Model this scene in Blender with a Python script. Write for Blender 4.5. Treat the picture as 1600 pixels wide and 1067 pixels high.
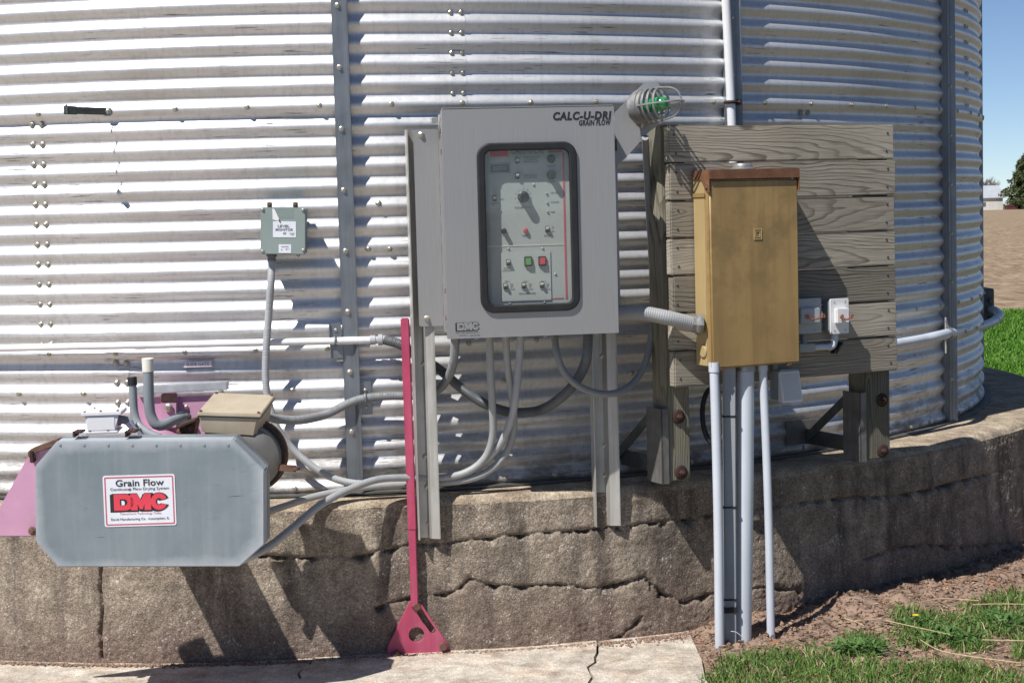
import bpy, bmesh, math, random
import numpy as np
from mathutils import Vector, Matrix, noise as mnoise
random.seed(7); RNG = np.random.default_rng(7)
S = bpy.context.scene
for o in list(bpy.data.objects): bpy.data.objects.remove(o)
COL = S.collection
R_ = math.radians

# ------------------------------------------------------------------ camera
HC = 1.51                      # camera height above the lawn
FPX, ROLL, PITCH = 2740.47, .0265, .0778
cp, sp, cr, sr = math.cos(PITCH), math.sin(PITCH), math.cos(ROLL), math.sin(ROLL)
FW = Vector((0, cp, -sp)); R0 = Vector((1, 0, 0)); U0 = Vector((0, sp, cp))
RT = R0*cr - U0*sr; UP = R0*sr + U0*cr
CAM = Vector((0, 0, HC))
cam = bpy.data.cameras.new('camera'); camo = bpy.data.objects.new('camera', cam); COL.objects.link(camo)
cam.sensor_width = 36; cam.lens = FPX/1600*36; cam.clip_start = .05; cam.clip_end = 4000
camo.matrix_world = Matrix(((RT.x, UP.x, -FW.x, 0), (RT.y, UP.y, -FW.y, 0), (RT.z, UP.z, -FW.z, HC), (0, 0, 0, 1)))
S.camera = camo

# ------------------------------------------------------------------ light
SUN_EL, SUN_AZ = R_(55), R_(42)      # elevation; angle from straight behind the camera towards its left
SD = Vector((-math.sin(SUN_AZ)*math.cos(SUN_EL), -math.cos(SUN_AZ)*math.cos(SUN_EL), math.sin(SUN_EL)))
w = bpy.data.worlds.new('World'); S.world = w; w.use_nodes = True
nt = w.node_tree; sky = nt.nodes.new('ShaderNodeTexSky'); sky.sky_type = 'NISHITA'; sky.sun_disc = False
sky.sun_elevation = SUN_EL; sky.sun_rotation = math.atan2(SD.x, SD.y) % (2*math.pi)
sky.air_density = .6; sky.dust_density = 0; sky.ozone_density = 2.8; sky.altitude = 1500
bg = nt.nodes['Background']; bg.inputs[1].default_value = .085; nt.links.new(sky.outputs[0], bg.inputs[0])
sl = bpy.data.lights.new('sun', 'SUN'); sl.energy = 5.0; sl.angle = R_(.53); sl.color = (1, .97, .93)
so = bpy.data.objects.new('sun', sl); COL.objects.link(so); so.rotation_euler = SD.to_track_quat('Z', 'Y').to_euler()
so.location = (-6, -5, 12)
S.view_settings.view_transform = 'Standard'; S.view_settings.look = 'None'
S.view_settings.exposure = .2; S.view_settings.gamma = 1; S.view_settings.use_curve_mapping = False

# ------------------------------------------------------------------ pixel helpers (photo pixel -> place in the world)
def ray(px, py): return FW*FPX + RT*(px-800) + UP*(533.5-py)
def P(px, py, Y):
    d = ray(px, py); return CAM + d*(Y/d.y)
def PZ(px, py, z):
    d = ray(px, py); return CAM + d*((z-HC)/d.z)
CX, CY = -.8723, 9.097; BR = 3.2
def PC(px, py, R):
    d = ray(px, py); a = d.x**2+d.y**2; b = -2*(d.x*CX+d.y*CY); c = CX*CX+CY*CY-R*R
    return CAM + d*((-b-math.sqrt(max(b*b-4*a*c, 0)))/(2*a))
def phi_of(p): return math.atan2(p.x-CX, CY-p.y)
def cylp(phi, r, z): return Vector((CX+r*math.sin(phi), CY-r*math.cos(phi), z))
def proj(p):
    q = p-CAM; d = q.dot(FW); return 800+FPX*q.dot(RT)/d, 533.5-FPX*q.dot(UP)/d

class Fr:
    """upright local frame: x along a face, y into it, z up"""
    def __init__(s, px, py, Y, yaw=0, roll=0, o=None):
        s.o = P(px, py, Y) if o is None else o
        s.m = Matrix.Translation(s.o) @ Matrix.Rotation(yaw, 4, 'Z') @ Matrix.Rotation(roll, 4, 'Y')
        s.i = s.m.inverted(); s.r = s.i.to_3x3()
    def pix(s, px, py, dy=0):
        c = s.i @ CAM; d = s.r @ ray(px, py); t = (dy-c.y)/d.y
        return c + d*t
    def rect(s, x0, y0, x1, y1, dy=0):
        mx, my = (x0+x1)/2, (y0+y1)/2
        return (s.pix(x0, my, dy).x, s.pix(x1, my, dy).x, s.pix(mx, y1, dy).z, s.pix(mx, y0, dy).z)

# ------------------------------------------------------------------ materials
MATS = {}
def nn(nt, t, **kw):
    n = nt.nodes.new(t)
    for k, v in kw.items(): setattr(n, k, v)
    return n
def ramp(nt, fac, stops):
    r = nn(nt, 'ShaderNodeValToRGB'); e = r.color_ramp.elements
    while len(e) < len(stops): e.new(.5)
    for k, (p, c) in enumerate(stops):
        e[k].position = p; e[k].color = (*c, 1) if isinstance(c, tuple) else (c, c, c, 1)
    nt.links.new(fac, r.inputs[0]); return r.outputs[0]
def noise(nt, vec, scale, detail=4, rough=.55, dist=0):
    n = nn(nt, 'ShaderNodeTexNoise'); n.inputs['Scale'].default_value = scale; n.inputs['Detail'].default_value = detail
    n.inputs['Roughness'].default_value = rough; n.inputs['Distortion'].default_value = dist
    nt.links.new(vec, n.inputs['Vector']); return n.outputs['Fac']
def mapping(nt, vec, scale=(1, 1, 1), loc=(0, 0, 0)):
    m = nn(nt, 'ShaderNodeMapping'); m.inputs['Scale'].default_value = scale; m.inputs['Location'].default_value = loc
    nt.links.new(vec, m.inputs['Vector']); return m.outputs[0]
def mix(nt, fac, a, b, mode='MIX'):
    m = nn(nt, 'ShaderNodeMix', data_type='RGBA', blend_type=mode)
    for s, v in ((m.inputs[0], fac), (m.inputs[6], a), (m.inputs[7], b)):
        if isinstance(v, (int, float)): s.default_value = v
        elif isinstance(v, tuple): s.default_value = (*v, 1)
        else: nt.links.new(v, s)
    return m.outputs[2]
def mth(nt, op, a, b=0.):
    m = nn(nt, 'ShaderNodeMath', operation=op)
    for s, v in ((m.inputs[0], a), (m.inputs[1], b)):
        if isinstance(v, (int, float)): s.default_value = v
        else: nt.links.new(v, s)
    return m.outputs[0]
def base(name):
    m = bpy.data.materials.new(name); m.use_nodes = True; nt = m.node_tree
    b = nt.nodes['Principled BSDF']; c = nn(nt, 'ShaderNodeTexCoord').outputs['Object']
    return m, nt, b, c
def bump(nt, b, h, strength, dist=.01):
    n = nn(nt, 'ShaderNodeBump'); n.inputs['Strength'].default_value = strength; n.inputs['Distance'].default_value = dist
    nt.links.new(h, n.inputs['Height']); nt.links.new(n.outputs[0], b.inputs['Normal'])
def M(name, col, rough=.5, metal=0, var=.12, vs=9, bmp=0, bs=120, stain=None, streak=None, spec=.5, rvar=.1):
    if name in MATS: return MATS[name]
    m, nt, b, c = base(name)
    n1 = noise(nt, c, vs, 5)
    k = ramp(nt, n1, [(.3, 1-var), (.7, 1+var)])
    colr = mix(nt, 1., col, k, 'MULTIPLY')
    if streak:
        sc, amt, scol = streak
        n2 = noise(nt, mapping(nt, c, (sc, sc, sc*.06)), 1, 5, .65)
        colr = mix(nt, ramp(nt, n2, [(.45, 0.), (.75, amt)]), colr, scol)
    if stain:
        scol, ss, th = stain
        n3 = noise(nt, c, ss, 6, .65)
        colr = mix(nt, ramp(nt, n3, [(th, 0.), (th+.08, 1.)]), colr, scol)
    nt.links.new(colr, b.inputs['Base Color'])
    b.inputs['Metallic'].default_value = metal; b.inputs['Specular IOR Level'].default_value = spec
    nt.links.new(ramp(nt, noise(nt, c, vs*2.3, 4), [(.3, max(rough-rvar, .03)), (.7, min(rough+rvar, 1))]), b.inputs['Roughness'])
    if bmp: bump(nt, b, noise(nt, c, bs, 6, .6), bmp, .004)
    MATS[name] = m; return m

def corrugated_mat(name, rust):
    m, nt, b, c = base(name)
    n1 = noise(nt, c, 3, 5); fine = noise(nt, c, 90, 5, .7)
    col = mix(nt, ramp(nt, n1, [(.3, 0.), (.7, 1.)]), (.68, .685, .69), (.77, .77, .77))
    # spangle and vertical rain marks
    col = mix(nt, ramp(nt, fine, [(.35, .16), (.6, 0.)]), col, (.42, .41, .40))
    rain = noise(nt, mapping(nt, c, (60, 60, 1.1)), 1, 4, .6)
    col = mix(nt, ramp(nt, rain, [(.5, 0.), (.78, .5)]), col, (.46, .44, .42))
    # scuffs: thin dark horizontal scratches
    sc = noise(nt, mapping(nt, c, (9, 9, 260)), 1, 3, .5)
    gate = noise(nt, c, 4.3, 3)
    s2 = mth(nt, 'MULTIPLY', ramp(nt, sc, [(.615, 0.), (.65, 1.)]), ramp(nt, gate, [(.50, 0.), (.58, 1.)]))
    col = mix(nt, mth(nt, 'MULTIPLY', s2, .75), col, (.10, .09, .08))
    grime = ramp(nt, noise(nt, c, 1.7, 6, .6), [(.52, 0.), (.72, .35)])
    col = mix(nt, grime, col, (.40, .37, .33))
    dull = s2
    if rust:
        sep = nn(nt, 'ShaderNodeSeparateXYZ'); nt.links.new(c, sep.inputs[0])
        z = mth(nt, 'ADD', sep.outputs[2], mth(nt, 'MULTIPLY', mth(nt, 'SUBTRACT', noise(nt, mapping(nt, c, (7, 7, 14)), 1, 6, .7), .5), .11))
        rf = ramp(nt, z, [(.005, 1.), (.030, 0.)])
        rc = mix(nt, noise(nt, c, 40, 4), (.20, .075, .03), (.36, .19, .10))
        col = mix(nt, mth(nt, 'MULTIPLY', rf, .85), col, rc)
        df = ramp(nt, z, [(.03, .85), (.24, 0.)])
        dn = ramp(nt, noise(nt, mapping(nt, c, (5, 5, 12)), 1, 7, .75), [(.42, 0.), (.58, 1.)])
        col = mix(nt, mth(nt, 'MULTIPLY', df, dn), col, (.16, .13, .10))
        dull = mth(nt, 'MAXIMUM', s2, mth(nt, 'MAXIMUM', rf, mth(nt, 'MULTIPLY', df, dn)))
    nt.links.new(col, b.inputs['Base Color'])
    nt.links.new(mth(nt, 'SUBTRACT', .66, mth(nt, 'MULTIPLY', dull, .55)), b.inputs['Metallic'])
    nt.links.new(mth(nt, 'ADD', ramp(nt, n1, [(.3, .44), (.7, .53)]), mth(nt, 'MULTIPLY', dull, .3)), b.inputs['Roughness'])
    h = mth(nt, 'ADD', noise(nt, mapping(nt, c, (5, 5, 9)), 1, 3), mth(nt, 'MULTIPLY', fine, .04))
    bump(nt, b, h, .38, .01)
    MATS[name] = m; return m

def concrete_mat(name, c0, c1, c2, agg=170, bstr=.7, splash=None):
    m, nt, b, c = base(name)
    n1 = noise(nt, c, 2.2, 7, .65); n2 = noise(nt, mapping(nt, c, (7, 7, .7)), 1, 6, .65); n4 = noise(nt, c, 13, 7, .7)
    v = nn(nt, 'ShaderNodeTexVoronoi'); v.inputs['Scale'].default_value = agg; nt.links.new(c, v.inputs['Vector'])
    col = mix(nt, ramp(nt, n1, [(.38, 0.), (.62, 1.)]), c0, c1)
    col = mix(nt, ramp(nt, n2, [(.47, 0.), (.62, .9)]), col, c2)
    col = mix(nt, .7, col, mix(nt, 1., col, ramp(nt, n4, [(.32, .45), (.68, 1.55)]), 'MULTIPLY'))
    if splash:
        sep = nn(nt, 'ShaderNodeSeparateXYZ'); nt.links.new(c, sep.inputs[0])
        z = mth(nt, 'ADD', sep.outputs[2], mth(nt, 'MULTIPLY', mth(nt, 'SUBTRACT', noise(nt, c, 5, 7, .7), .5), .45))
        col = mix(nt, ramp(nt, z, [(.0, .85), (.26, 0.)]), col, splash)
        stone = ramp(nt, v.outputs['Color'], [(.80, 0.), (.86, .75)])
        col = mix(nt, mth(nt, 'MULTIPLY', stone, ramp(nt, n4, [(.5, 0.), (.6, 1.)])), col, (.46, .42, .36))
    col = mix(nt, .6, col, mix(nt, 1., col, ramp(nt, v.outputs['Color'], [(.1, .45), (.9, 1.6)]), 'MULTIPLY'))
    n3 = noise(nt, c, 480, 3, .6)
    col = mix(nt, .55, col, mix(nt, 1., col, ramp(nt, n3, [(.3, .45), (.7, 1.55)]), 'MULTIPLY'))
    nt.links.new(col, b.inputs['Base Color']); b.inputs['Roughness'].default_value = .95; b.inputs['Specular IOR Level'].default_value = .2
    patchy = ramp(nt, noise(nt, c, 4, 4), [(.4, .45), (.62, 1.)])
    h = mth(nt, 'MULTIPLY', mth(nt, 'ADD', mth(nt, 'MULTIPLY', v.outputs['Distance'], -.35), noise(nt, c, 130, 8, .75)), patchy)
    bump(nt, b, h, bstr, .008)
    MATS[name] = m; return m

def wood_mat(name, light, dark, vertical=False, green=0.):
    """grain along local x (or z); every board has its own origin and its own random place in the log"""
    m, nt, b, c = base(name)
    oi = nn(nt, 'ShaderNodeObjectInfo').outputs['Random']
    if vertical:
        sw = nn(nt, 'ShaderNodeSeparateXYZ'); nt.links.new(c, sw.inputs[0]); cb_ = nn(nt, 'ShaderNodeCombineXYZ')
        nt.links.new(sw.outputs[2], cb_.inputs[0]); nt.links.new(sw.outputs[1], cb_.inputs[1]); nt.links.new(sw.outputs[0], cb_.inputs[2]); c = cb_.outputs[0]
    r2 = mth(nt, 'FRACT', mth(nt, 'MULTIPLY', oi, 7.31)); r3 = mth(nt, 'FRACT', mth(nt, 'MULTIPLY', oi, 17.7))
    cx = nn(nt, 'ShaderNodeCombineXYZ')
    nt.links.new(mth(nt, 'MULTIPLY', mth(nt, 'SUBTRACT', oi, .5), 1.3), cx.inputs[0]); nt.links.new(mth(nt, 'MULTIPLY', r3, .03), cx.inputs[1])
    nt.links.new(mth(nt, 'MULTIPLY', mth(nt, 'SUBTRACT', r2, .5), .20), cx.inputs[2])
    add = nn(nt, 'ShaderNodeVectorMath', operation='ADD'); nt.links.new(c, add.inputs[0]); nt.links.new(cx.outputs[0], add.inputs[1]); v = add.outputs[0]
    off = nn(nt, 'ShaderNodeVectorMath', operation='ADD'); nt.links.new(v, off.inputs[0]); cc = nn(nt, 'ShaderNodeCombineXYZ')
    for k in range(3): nt.links.new(mth(nt, 'MULTIPLY', oi, 31.+k*13), cc.inputs[k])
    nt.links.new(cc.outputs[0], off.inputs[1]); vr = off.outputs[0]
    warp = mth(nt, 'MULTIPLY', mth(nt, 'SUBTRACT', noise(nt, mapping(nt, vr, (2.2, 8, 9)), 1, 3, .5), .5), .075)
    sp_ = nn(nt, 'ShaderNodeSeparateXYZ'); nt.links.new(mapping(nt, v, (.085, .8, 1)), sp_.inputs[0])
    d2 = mth(nt, 'ADD', mth(nt, 'POWER', mth(nt, 'ABSOLUTE', sp_.outputs[0]), 2.), mth(nt, 'POWER', mth(nt, 'ABSOLUTE', sp_.outputs[2]), 2.))
    d = mth(nt, 'ADD', mth(nt, 'SQRT', d2), warp)
    ring_ = mth(nt, 'FRACT', mth(nt, 'MULTIPLY', d, 88.))            # early wood pale, late wood a thin dark line
    ring_ = ramp(nt, ring_, [(.0, 1.), (.55, .9), (.80, .15), (.93, 0.), (1., 1.)])
    mask = ramp(nt, noise(nt, mapping(nt, vr, (1.6, 4, 10)), 1, 4, .6), [(.35, .25), (.6, 1.)])
    g = mix(nt, mask, (1., 1., 1.), ring_)
    fib = noise(nt, mapping(nt, vr, (5, 120, 420)), 1, 5, .65)
    fib2 = noise(nt, mapping(nt, vr, (2.5, 40, 130)), 1, 4, .6)
    big = noise(nt, vr, 4, 5)
    col = mix(nt, mth(nt, 'MULTIPLY', g, 1.), dark, light)
    col = mix(nt, .8, col, mix(nt, 1., col, ramp(nt, fib, [(.28, .5), (.7, 1.3)]), 'MULTIPLY'))
    col = mix(nt, ramp(nt, fib2, [(.60, 0.), (.72, .8)]), col, tuple(x*.38 for x in light))
    tint = nn(nt, 'ShaderNodeMapRange'); nt.links.new(r3, tint.inputs[0]); tint.inputs[3].default_value = .62; tint.inputs[4].default_value = 1.25
    col = mix(nt, 1., col, tint.outputs[0], 'MULTIPLY')
    col = mix(nt, ramp(nt, big, [(.45, 0.), (.72, .45)]), col, (.24, .20, .15))
    # knots
    kv = nn(nt, 'ShaderNodeTexVoronoi'); kv.inputs['Scale'].default_value = 1; nt.links.new(mapping(nt, vr, (2.6, 1, 5.5)), kv.inputs['Vector'])
    col = mix(nt, ramp(nt, kv.outputs['Distance'], [(.055, .85), (.10, 0.)]), col, tuple(x*.30 for x in light))
    if green: col = mix(nt, mth(nt, 'MULTIPLY', ramp(nt, noise(nt, vr, 7, 5), [(.4, 0.), (.6, 1.)]), green), col, (.20, .21, .09))
    nt.links.new(col, b.inputs['Base Color']); b.inputs['Roughness'].default_value = .9; b.inputs['Specular IOR Level'].default_value = .2
    bump(nt, b, mth(nt, 'ADD', mth(nt, 'MULTIPLY', g, .55), mth(nt, 'MULTIPLY', fib, .6)), .42, .003)
    MATS[name] = m; return m

def brushed_mat(name, col, rough=.4, vertical=True, metal=.85):
    m, nt, b, c = base(name)
    br = noise(nt, mapping(nt, c, (500, 500, 6) if vertical else (6, 6, 500)), 1, 4, .6)
    n1 = noise(nt, c, 3.5, 5)
    k = ramp(nt, br, [(.3, .9), (.7, 1.08)]); cc = mix(nt, 1., col, k, 'MULTIPLY')
    cc = mix(nt, ramp(nt, n1, [(.4, 0.), (.75, .3)]), cc, tuple(x*.75 for x in col))
    nt.links.new(cc, b.inputs['Base Color']); b.inputs['Metallic'].default_value = metal
    nt.links.new(ramp(nt, n1, [(.3, rough-.05), (.7, rough+.08)]), b.inputs['Roughness'])
    bump(nt, b, br, .06, .002)
    MATS[name] = m; return m

def glass_mat(name, tint=(1, 1, 1), refl=.09, rough=.03):
    m, nt, b, c = base(name); nt.nodes.remove(b)
    t = nn(nt, 'ShaderNodeBsdfTransparent'); t.inputs[0].default_value = (*tint, 1)
    g = nn(nt, 'ShaderNodeBsdfGlossy'); g.inputs['Roughness'].default_value = rough
    lw = nn(nt, 'ShaderNodeLayerWeight'); lw.inputs[0].default_value = .5
    fz = ramp(nt, lw.outputs['Facing'], [(.0, .03), (.6, .06), (.85, .25), (1, .9)])
    d = nn(nt, 'ShaderNodeBsdfDiffuse'); d.inputs[0].default_value = (.5, .52, .53, 1)
    dust = noise(nt, c, 30, 6, .7)
    ms = nn(nt, 'ShaderNodeMixShader'); nt.links.new(ramp(nt, dust, [(.35, refl*.4), (.75, refl*1.6)]), ms.inputs[0])
    nt.links.new(t.outputs[0], ms.inputs[1]); nt.links.new(d.outputs[0], ms.inputs[2])
    m2 = nn(nt, 'ShaderNodeMixShader'); nt.links.new(fz, m2.inputs[0])
    nt.links.new(ms.outputs[0], m2.inputs[1]); nt.links.new(g.outputs[0], m2.inputs[2])
    nt.links.new(m2.outputs[0], nt.nodes['Material Output'].inputs[0])
    MATS[name] = m; return m

def blade_mat(name, stops, rough=.6):
    m, nt, b, c = base(name)
    g = nn(nt, 'ShaderNodeNewGeometry').outputs['Random Per Island']
    col = ramp(nt, g, stops); nt.links.new(col, b.inputs['Base Color']); b.inputs['Roughness'].default_value = rough
    b.inputs['Specular IOR Level'].default_value = .25
    MATS[name] = m; return m

galv = corrugated_mat('galvanized_sheet', False); galv_base = corrugated_mat('galvanized_sheet_base', True)
m_stiff = M('galvanized_post', (.27, .29, .31), .45, .75, .15, 6, .1, 40, streak=(60, .5, (.14, .15, .16)))
m_bolt = M('zinc_bolt', (.50, .47, .38), .38, .8, .2, 60)
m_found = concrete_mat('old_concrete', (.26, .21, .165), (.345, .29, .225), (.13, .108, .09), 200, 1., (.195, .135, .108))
m_pad = concrete_mat('pad_concrete', (.46, .405, .34), (.51, .46, .39), (.42, .33, .25), 320, .15)
m_wood = wood_mat('weathered_board', (.385, .35, .285), (.15, .13, .10))
m_post = wood_mat('weathered_post', (.225, .21, .17), (.10, .09, .07), True, .2)
m_steel = brushed_mat('stainless', (.425, .42, .41), .46, True, .6)
m_steel_in = brushed_mat('stainless_side', (.405, .40, .395), .48, True, .6)
m_rail = M('dull_aluminium', (.50, .49, .46), .5, .45, .12, 8, .1, 60, streak=(40, .55, (.20, .18, .14)))
m_rubber = M('black_rubber', (.018, .018, .019), .5, 0, .2, 20)
m_panel = M('panel_face', (.42, .45, .42), .6, 0, .04, 4)
m_panel2 = M('panel_plate', (.46, .49, .45), .55, 0, .04, 4)
m_tan = M('tan_enamel', (.37, .245, .098), .4, 0, .2, 3, .04, 90, stain=((.27, .18, .072), 2.2, .52), streak=(20, .7, (.20, .125, .045)))  # front cover tan, darkened in the colour for the sun grazing it
m_tan_lit = M('tan_enamel_lit', (.46, .35, .175), .42, 0, .1, 4, .04, 90, streak=(16, .35, (.38, .24, .085)))  # brighter copy of the tan: sunlit side put into colour, also raised marks
m_hood = M('rusted_hood', (.18, .082, .040), .7, 0, .3, 18, .3, 120, stain=((.30, .19, .075), 9, .6))
m_rust = M('rust', (.055, .027, .021), .85, .1, .35, 40, .6, 160)
m_rustl = M('rusty_brown_steel', (.16, .088, .062), .75, .2, .35, 30, .4, 160)
m_pvc = M('pvc_pale_grey', (.56, .60, .66), .42, 0, .06, 6, streak=(20, .3, (.38, .36, .34)))
m_pvcd = M('pvc_grey', (.24, .27, .29), .45, 0, .08, 8, streak=(20, .3, (.16, .16, .15)))
m_pvcw = M('pvc_white', (.82, .82, .82), .4, 0, .04, 6, streak=(20, .25, (.5, .47, .42)))
m_flex = M('flex_grey', (.235, .245, .25), .5, 0, .1, 8)
m_flexd = M('flex_dark', (.12, .13, .135), .5, 0, .1, 8)
m_flexl = M('flex_pale', (.40, .41, .42), .5, 0, .1, 8)
m_pink = M('faded_magenta', (.54, .29, .42), .6, 0, .16, 5, .15, 80, stain=((.57, .33, .43), 7, .62))
m_red = M('crimson_paint', (.41, .055, .115), .42, 0, .14, 12, .12, 70, stain=((.20, .07, .06), 22, .66), streak=(22, .45, (.50, .17, .25)))
m_cover = M('dull_galvanized', (.29, .335, .365), .5, .45, .14, 5, .12, 30, stain=((.43, .475, .50), 6, .60), streak=(30, .4, (.42, .46, .49)))
m_coverd = M('dull_galvanized_side', (.30, .33, .35), .5, .5, .14, 5, .1, 30, streak=(30, .4, (.2, .21, .21)))
m_beige = M('beige_enamel', (.45, .38, .28), .55, 0, .10, 6, .05, 60, streak=(20, .5, (.33, .25, .16)))
m_motor = M('motor_grey', (.19, .18, .165), .45, .3, .2, 9, .1, 50)
m_white = M('white_plastic', (.80, .80, .80), .45, 0, .05, 6, streak=(20, .2, (.55, .5, .45)))
m_monitor = M('monitor_enamel', (.255, .315, .295), .45, 0, .06, 5)
m_monitor_d = M('monitor_body', (.20, .245, .23), .5, 0, .08, 6)
m_label = M('label_white', (.74, .77, .83), .5, 0, .05, 12)
m_black = M('print_black', (.02, .02, .022), .6, 0, .1, 10)
m_grey = M('print_grey', (.16, .16, .17), .6, 0, .1, 10)
m_lgrey = M('print_pale_grey', (.30, .31, .32), .6, 0, .1, 10)
m_redp = M('print_red', (.66, .05, .075), .55, 0, .1, 10)
m_redl = M('print_red_line', (.55, .10, .14), .55, 0, .1, 10)
m_pinkp = M('print_faded_red', (.66, .38, .40), .6, 0, .1, 10)
m_knob = M('knob_black', (.025, .025, .027), .4, 0, .1, 10)
m_green = M('button_green', (.14, .36, .10), .45, 0, .1, 10)
m_redb = M('button_red', (.58, .08, .085), .45, 0, .1, 10)
m_cream = M('toggle_cream', (.62, .60, .50), .45, 0, .1, 10)
m_lcd = M('lcd_face', (.13, .16, .13), .3, 0, .05, 10)
m_cast = M('cast_aluminium', (.36, .355, .34), .42, .6, .15, 25, .2, 120)
m_copper = M('copper_knob', (.55, .22, .13), .35, .7, .15, 25)
m_galvd = M('dark_bracket_steel', (.12, .125, .12), .6, .4, .25, 20, .3, 90)
m_tape = M('white_tape', (.72, .70, .62), .6, 0, .08, 20)
m_soil = M('bare_soil', (.25, .17, .125), .95, 0, .4, 16, 1., 70, stain=((.34, .245, .18), 9, .55))
m_clod = M('soil_crumb', (.24, .15, .105), .95, 0, .5, 60)
m_glass = glass_mat('window_glass', (.96, .97, .97), .035)
m_globe = glass_mat('clear_globe', (.96, .97, .97), .04, .02)
mg, ntg, bgp, cg = base('green_lens'); bgp.inputs['Base Color'].default_value = (.0, .36, .09, 1); bgp.inputs['Roughness'].default_value = .08
ntg.links.new(mix(ntg, ramp(ntg, noise(ntg, cg, 60, 2), [(.4, 0.), (.6, 1.)]), (.0, .22, .05), (.02, .5, .13)), bgp.inputs['Base Color'])
bgp.inputs['Transmission Weight'].default_value = .25

# ------------------------------------------------------------------ mesh helpers
class MB:
    def __init__(s): s.v = []; s.f = []
    def add(s, vs, fs):
        n = len(s.v); s.v += [tuple(v) for v in vs]; s.f += [tuple(i+n for i in f) for f in fs]; return s
    def hexa(s, c):   # 8 corners: bottom 4 ccw, top 4
        return s.add(c, [(3, 2, 1, 0), (4, 5, 6, 7), (0, 1, 5, 4), (1, 2, 6, 5), (2, 3, 7, 6), (3, 0, 4, 7)])
    def box(s, x0, x1, y0, y1, z0, z1):
        return s.hexa([(x0, y0, z0), (x1, y0, z0), (x1, y1, z0), (x0, y1, z0), (x0, y0, z1), (x1, y0, z1), (x1, y1, z1), (x0, y1, z1)])
    def prism(s, poly, y0, y1):     # poly in x,z; extruded along y
        n = len(poly); vs = [(x, y0, z) for x, z in poly]+[(x, y1, z) for x, z in poly]
        return s.add(vs, [tuple(range(n)), tuple(range(2*n-1, n-1, -1))]+[(i, i+n, (i+1) % n+n, (i+1) % n) for i in range(n)])
    def lathe(s, prof, o=(0, 0, 0), axis=(0, 0, 1), n=20, caps=True):
        o = Vector(o); a = Vector(axis).normalized(); t = Vector((1, 0, 0)) if abs(a.x) < .8 else Vector((0, 1, 0))
        e = (t-a*t.dot(a)).normalized(); g = a.cross(e); vs = []; fs = []
        for r, h in prof:
            for k in range(n):
                th = 2*math.pi*k/n; vs.append(o+a*h+(e*math.cos(th)+g*math.sin(th))*r)
        for i in range(len(prof)-1):
            for k in range(n): fs.append((i*n+k, i*n+(k+1) % n, (i+1)*n+(k+1) % n, (i+1)*n+k))
        if caps:
            fs.append(tuple(range(n-1, -1, -1))); q = (len(prof)-1)*n; fs.append(tuple(range(q, q+n)))
        return s.add(vs, fs)
    def cyl(s, p0, p1, r, r2=None, n=20):
        p0 = Vector(p0); p1 = Vector(p1); return s.lathe([(r, 0), (r if r2 is None else r2, (p1-p0).length)], p0, p1-p0, n)
    def tube(s, pts, r, n=10, ridge=None, step=.02, closed=False):
        pts = [Vector(p) for p in pts]; c = spline(pts, step, closed)
        m = len(c); vs = []; fs = []; d = (c[1]-c[0]).normalized(); t = Vector((0, 0, 1)) if abs(d.z) < .9 else Vector((1, 0, 0))
        e = (t-d*t.dot(d)).normalized(); L = 0
        for i in range(m):
            dd = ((c[(i+1) % m] if closed else c[min(i+1, m-1)])-(c[i-1] if closed else c[max(i-1, 0)])).normalized()
            e = (e-dd*e.dot(dd)).normalized(); g = dd.cross(e)
            if i: L += (c[i]-c[i-1]).length
            rr = r*(1+(ridge[1]*math.sin(2*math.pi*L/ridge[0]) if ridge else 0))
            for k in range(n):
                th = 2*math.pi*k/n; vs.append(c[i]+(e*math.cos(th)+g*math.sin(th))*rr)
        for i in range(m if closed else m-1):
            j = (i+1) % m
            for k in range(n): fs.append((i*n+k, i*n+(k+1) % n, j*n+(k+1) % n, j*n+k))
        if not closed: fs += [tuple(range(n-1, -1, -1)), tuple(range((m-1)*n, m*n))]
        return s.add(vs, fs)
    def bar(s, p0, p1, w, h, up=(0, 0, 1)):
        p0 = Vector(p0); p1 = Vector(p1); d = (p1-p0).normalized(); u = Vector(up); x = d.cross(u).normalized(); z = x.cross(d)
        cs = [p+x*a*w/2+z*b*h/2 for p in (p0, p1) for a, b in ((-1, -1), (1, -1), (1, 1), (-1, 1))]
        return s.hexa(cs)
    def build(s, name, mat, parent=None, bevel=0, ang=40, origin=None, seg=2, wobble=0):
        me = bpy.data.meshes.new(name); o3 = Vector(origin) if origin is not None else None
        me.from_pydata([tuple(Vector(v)-o3) for v in s.v] if o3 is not None else s.v, [], s.f); me.validate()
        bm = bmesh.new(); bm.from_mesh(me); bmesh.ops.recalc_face_normals(bm, faces=bm.faces)
        if bevel:
            ed = [e for e in bm.edges if len(e.link_faces) == 2 and e.calc_face_angle(0) > R_(35)]
            try: bmesh.ops.bevel(bm, geom=ed, offset=bevel, segments=seg, affect='EDGES', clamp_overlap=True)
            except Exception: pass
        bm.to_mesh(me); bm.free()
        me.shade_smooth(); me.set_sharp_from_angle(angle=R_(ang))
        me.materials.append(mat)
        ob = bpy.data.objects.new(name, me); COL.objects.link(ob)
        if parent: ob.parent = parent
        elif o3 is not None: ob.location = o3
        return ob
def spline(p, step, closed=False):
    out = []; n = len(p); segs = n if closed else n-1
    for i in range(segs):
        a, b, c, d = (p[(i-1) % n], p[i], p[(i+1) % n], p[(i+2) % n]) if closed else (p[max(i-1, 0)], p[i], p[i+1], p[min(i+2, n-1)])
        k = max(2, int((c-b).length/step)) if n > 2 or True else 1
        for j in range(k):
            t = j/k; t2 = t*t; t3 = t2*t
            out.append(.5*((2*b)+(c-a)*t+(2*a-5*b+4*c-d)*t2+(3*b-a-3*c+d)*t3))
    if not closed: out.append(p[-1].copy())
    return out
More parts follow.
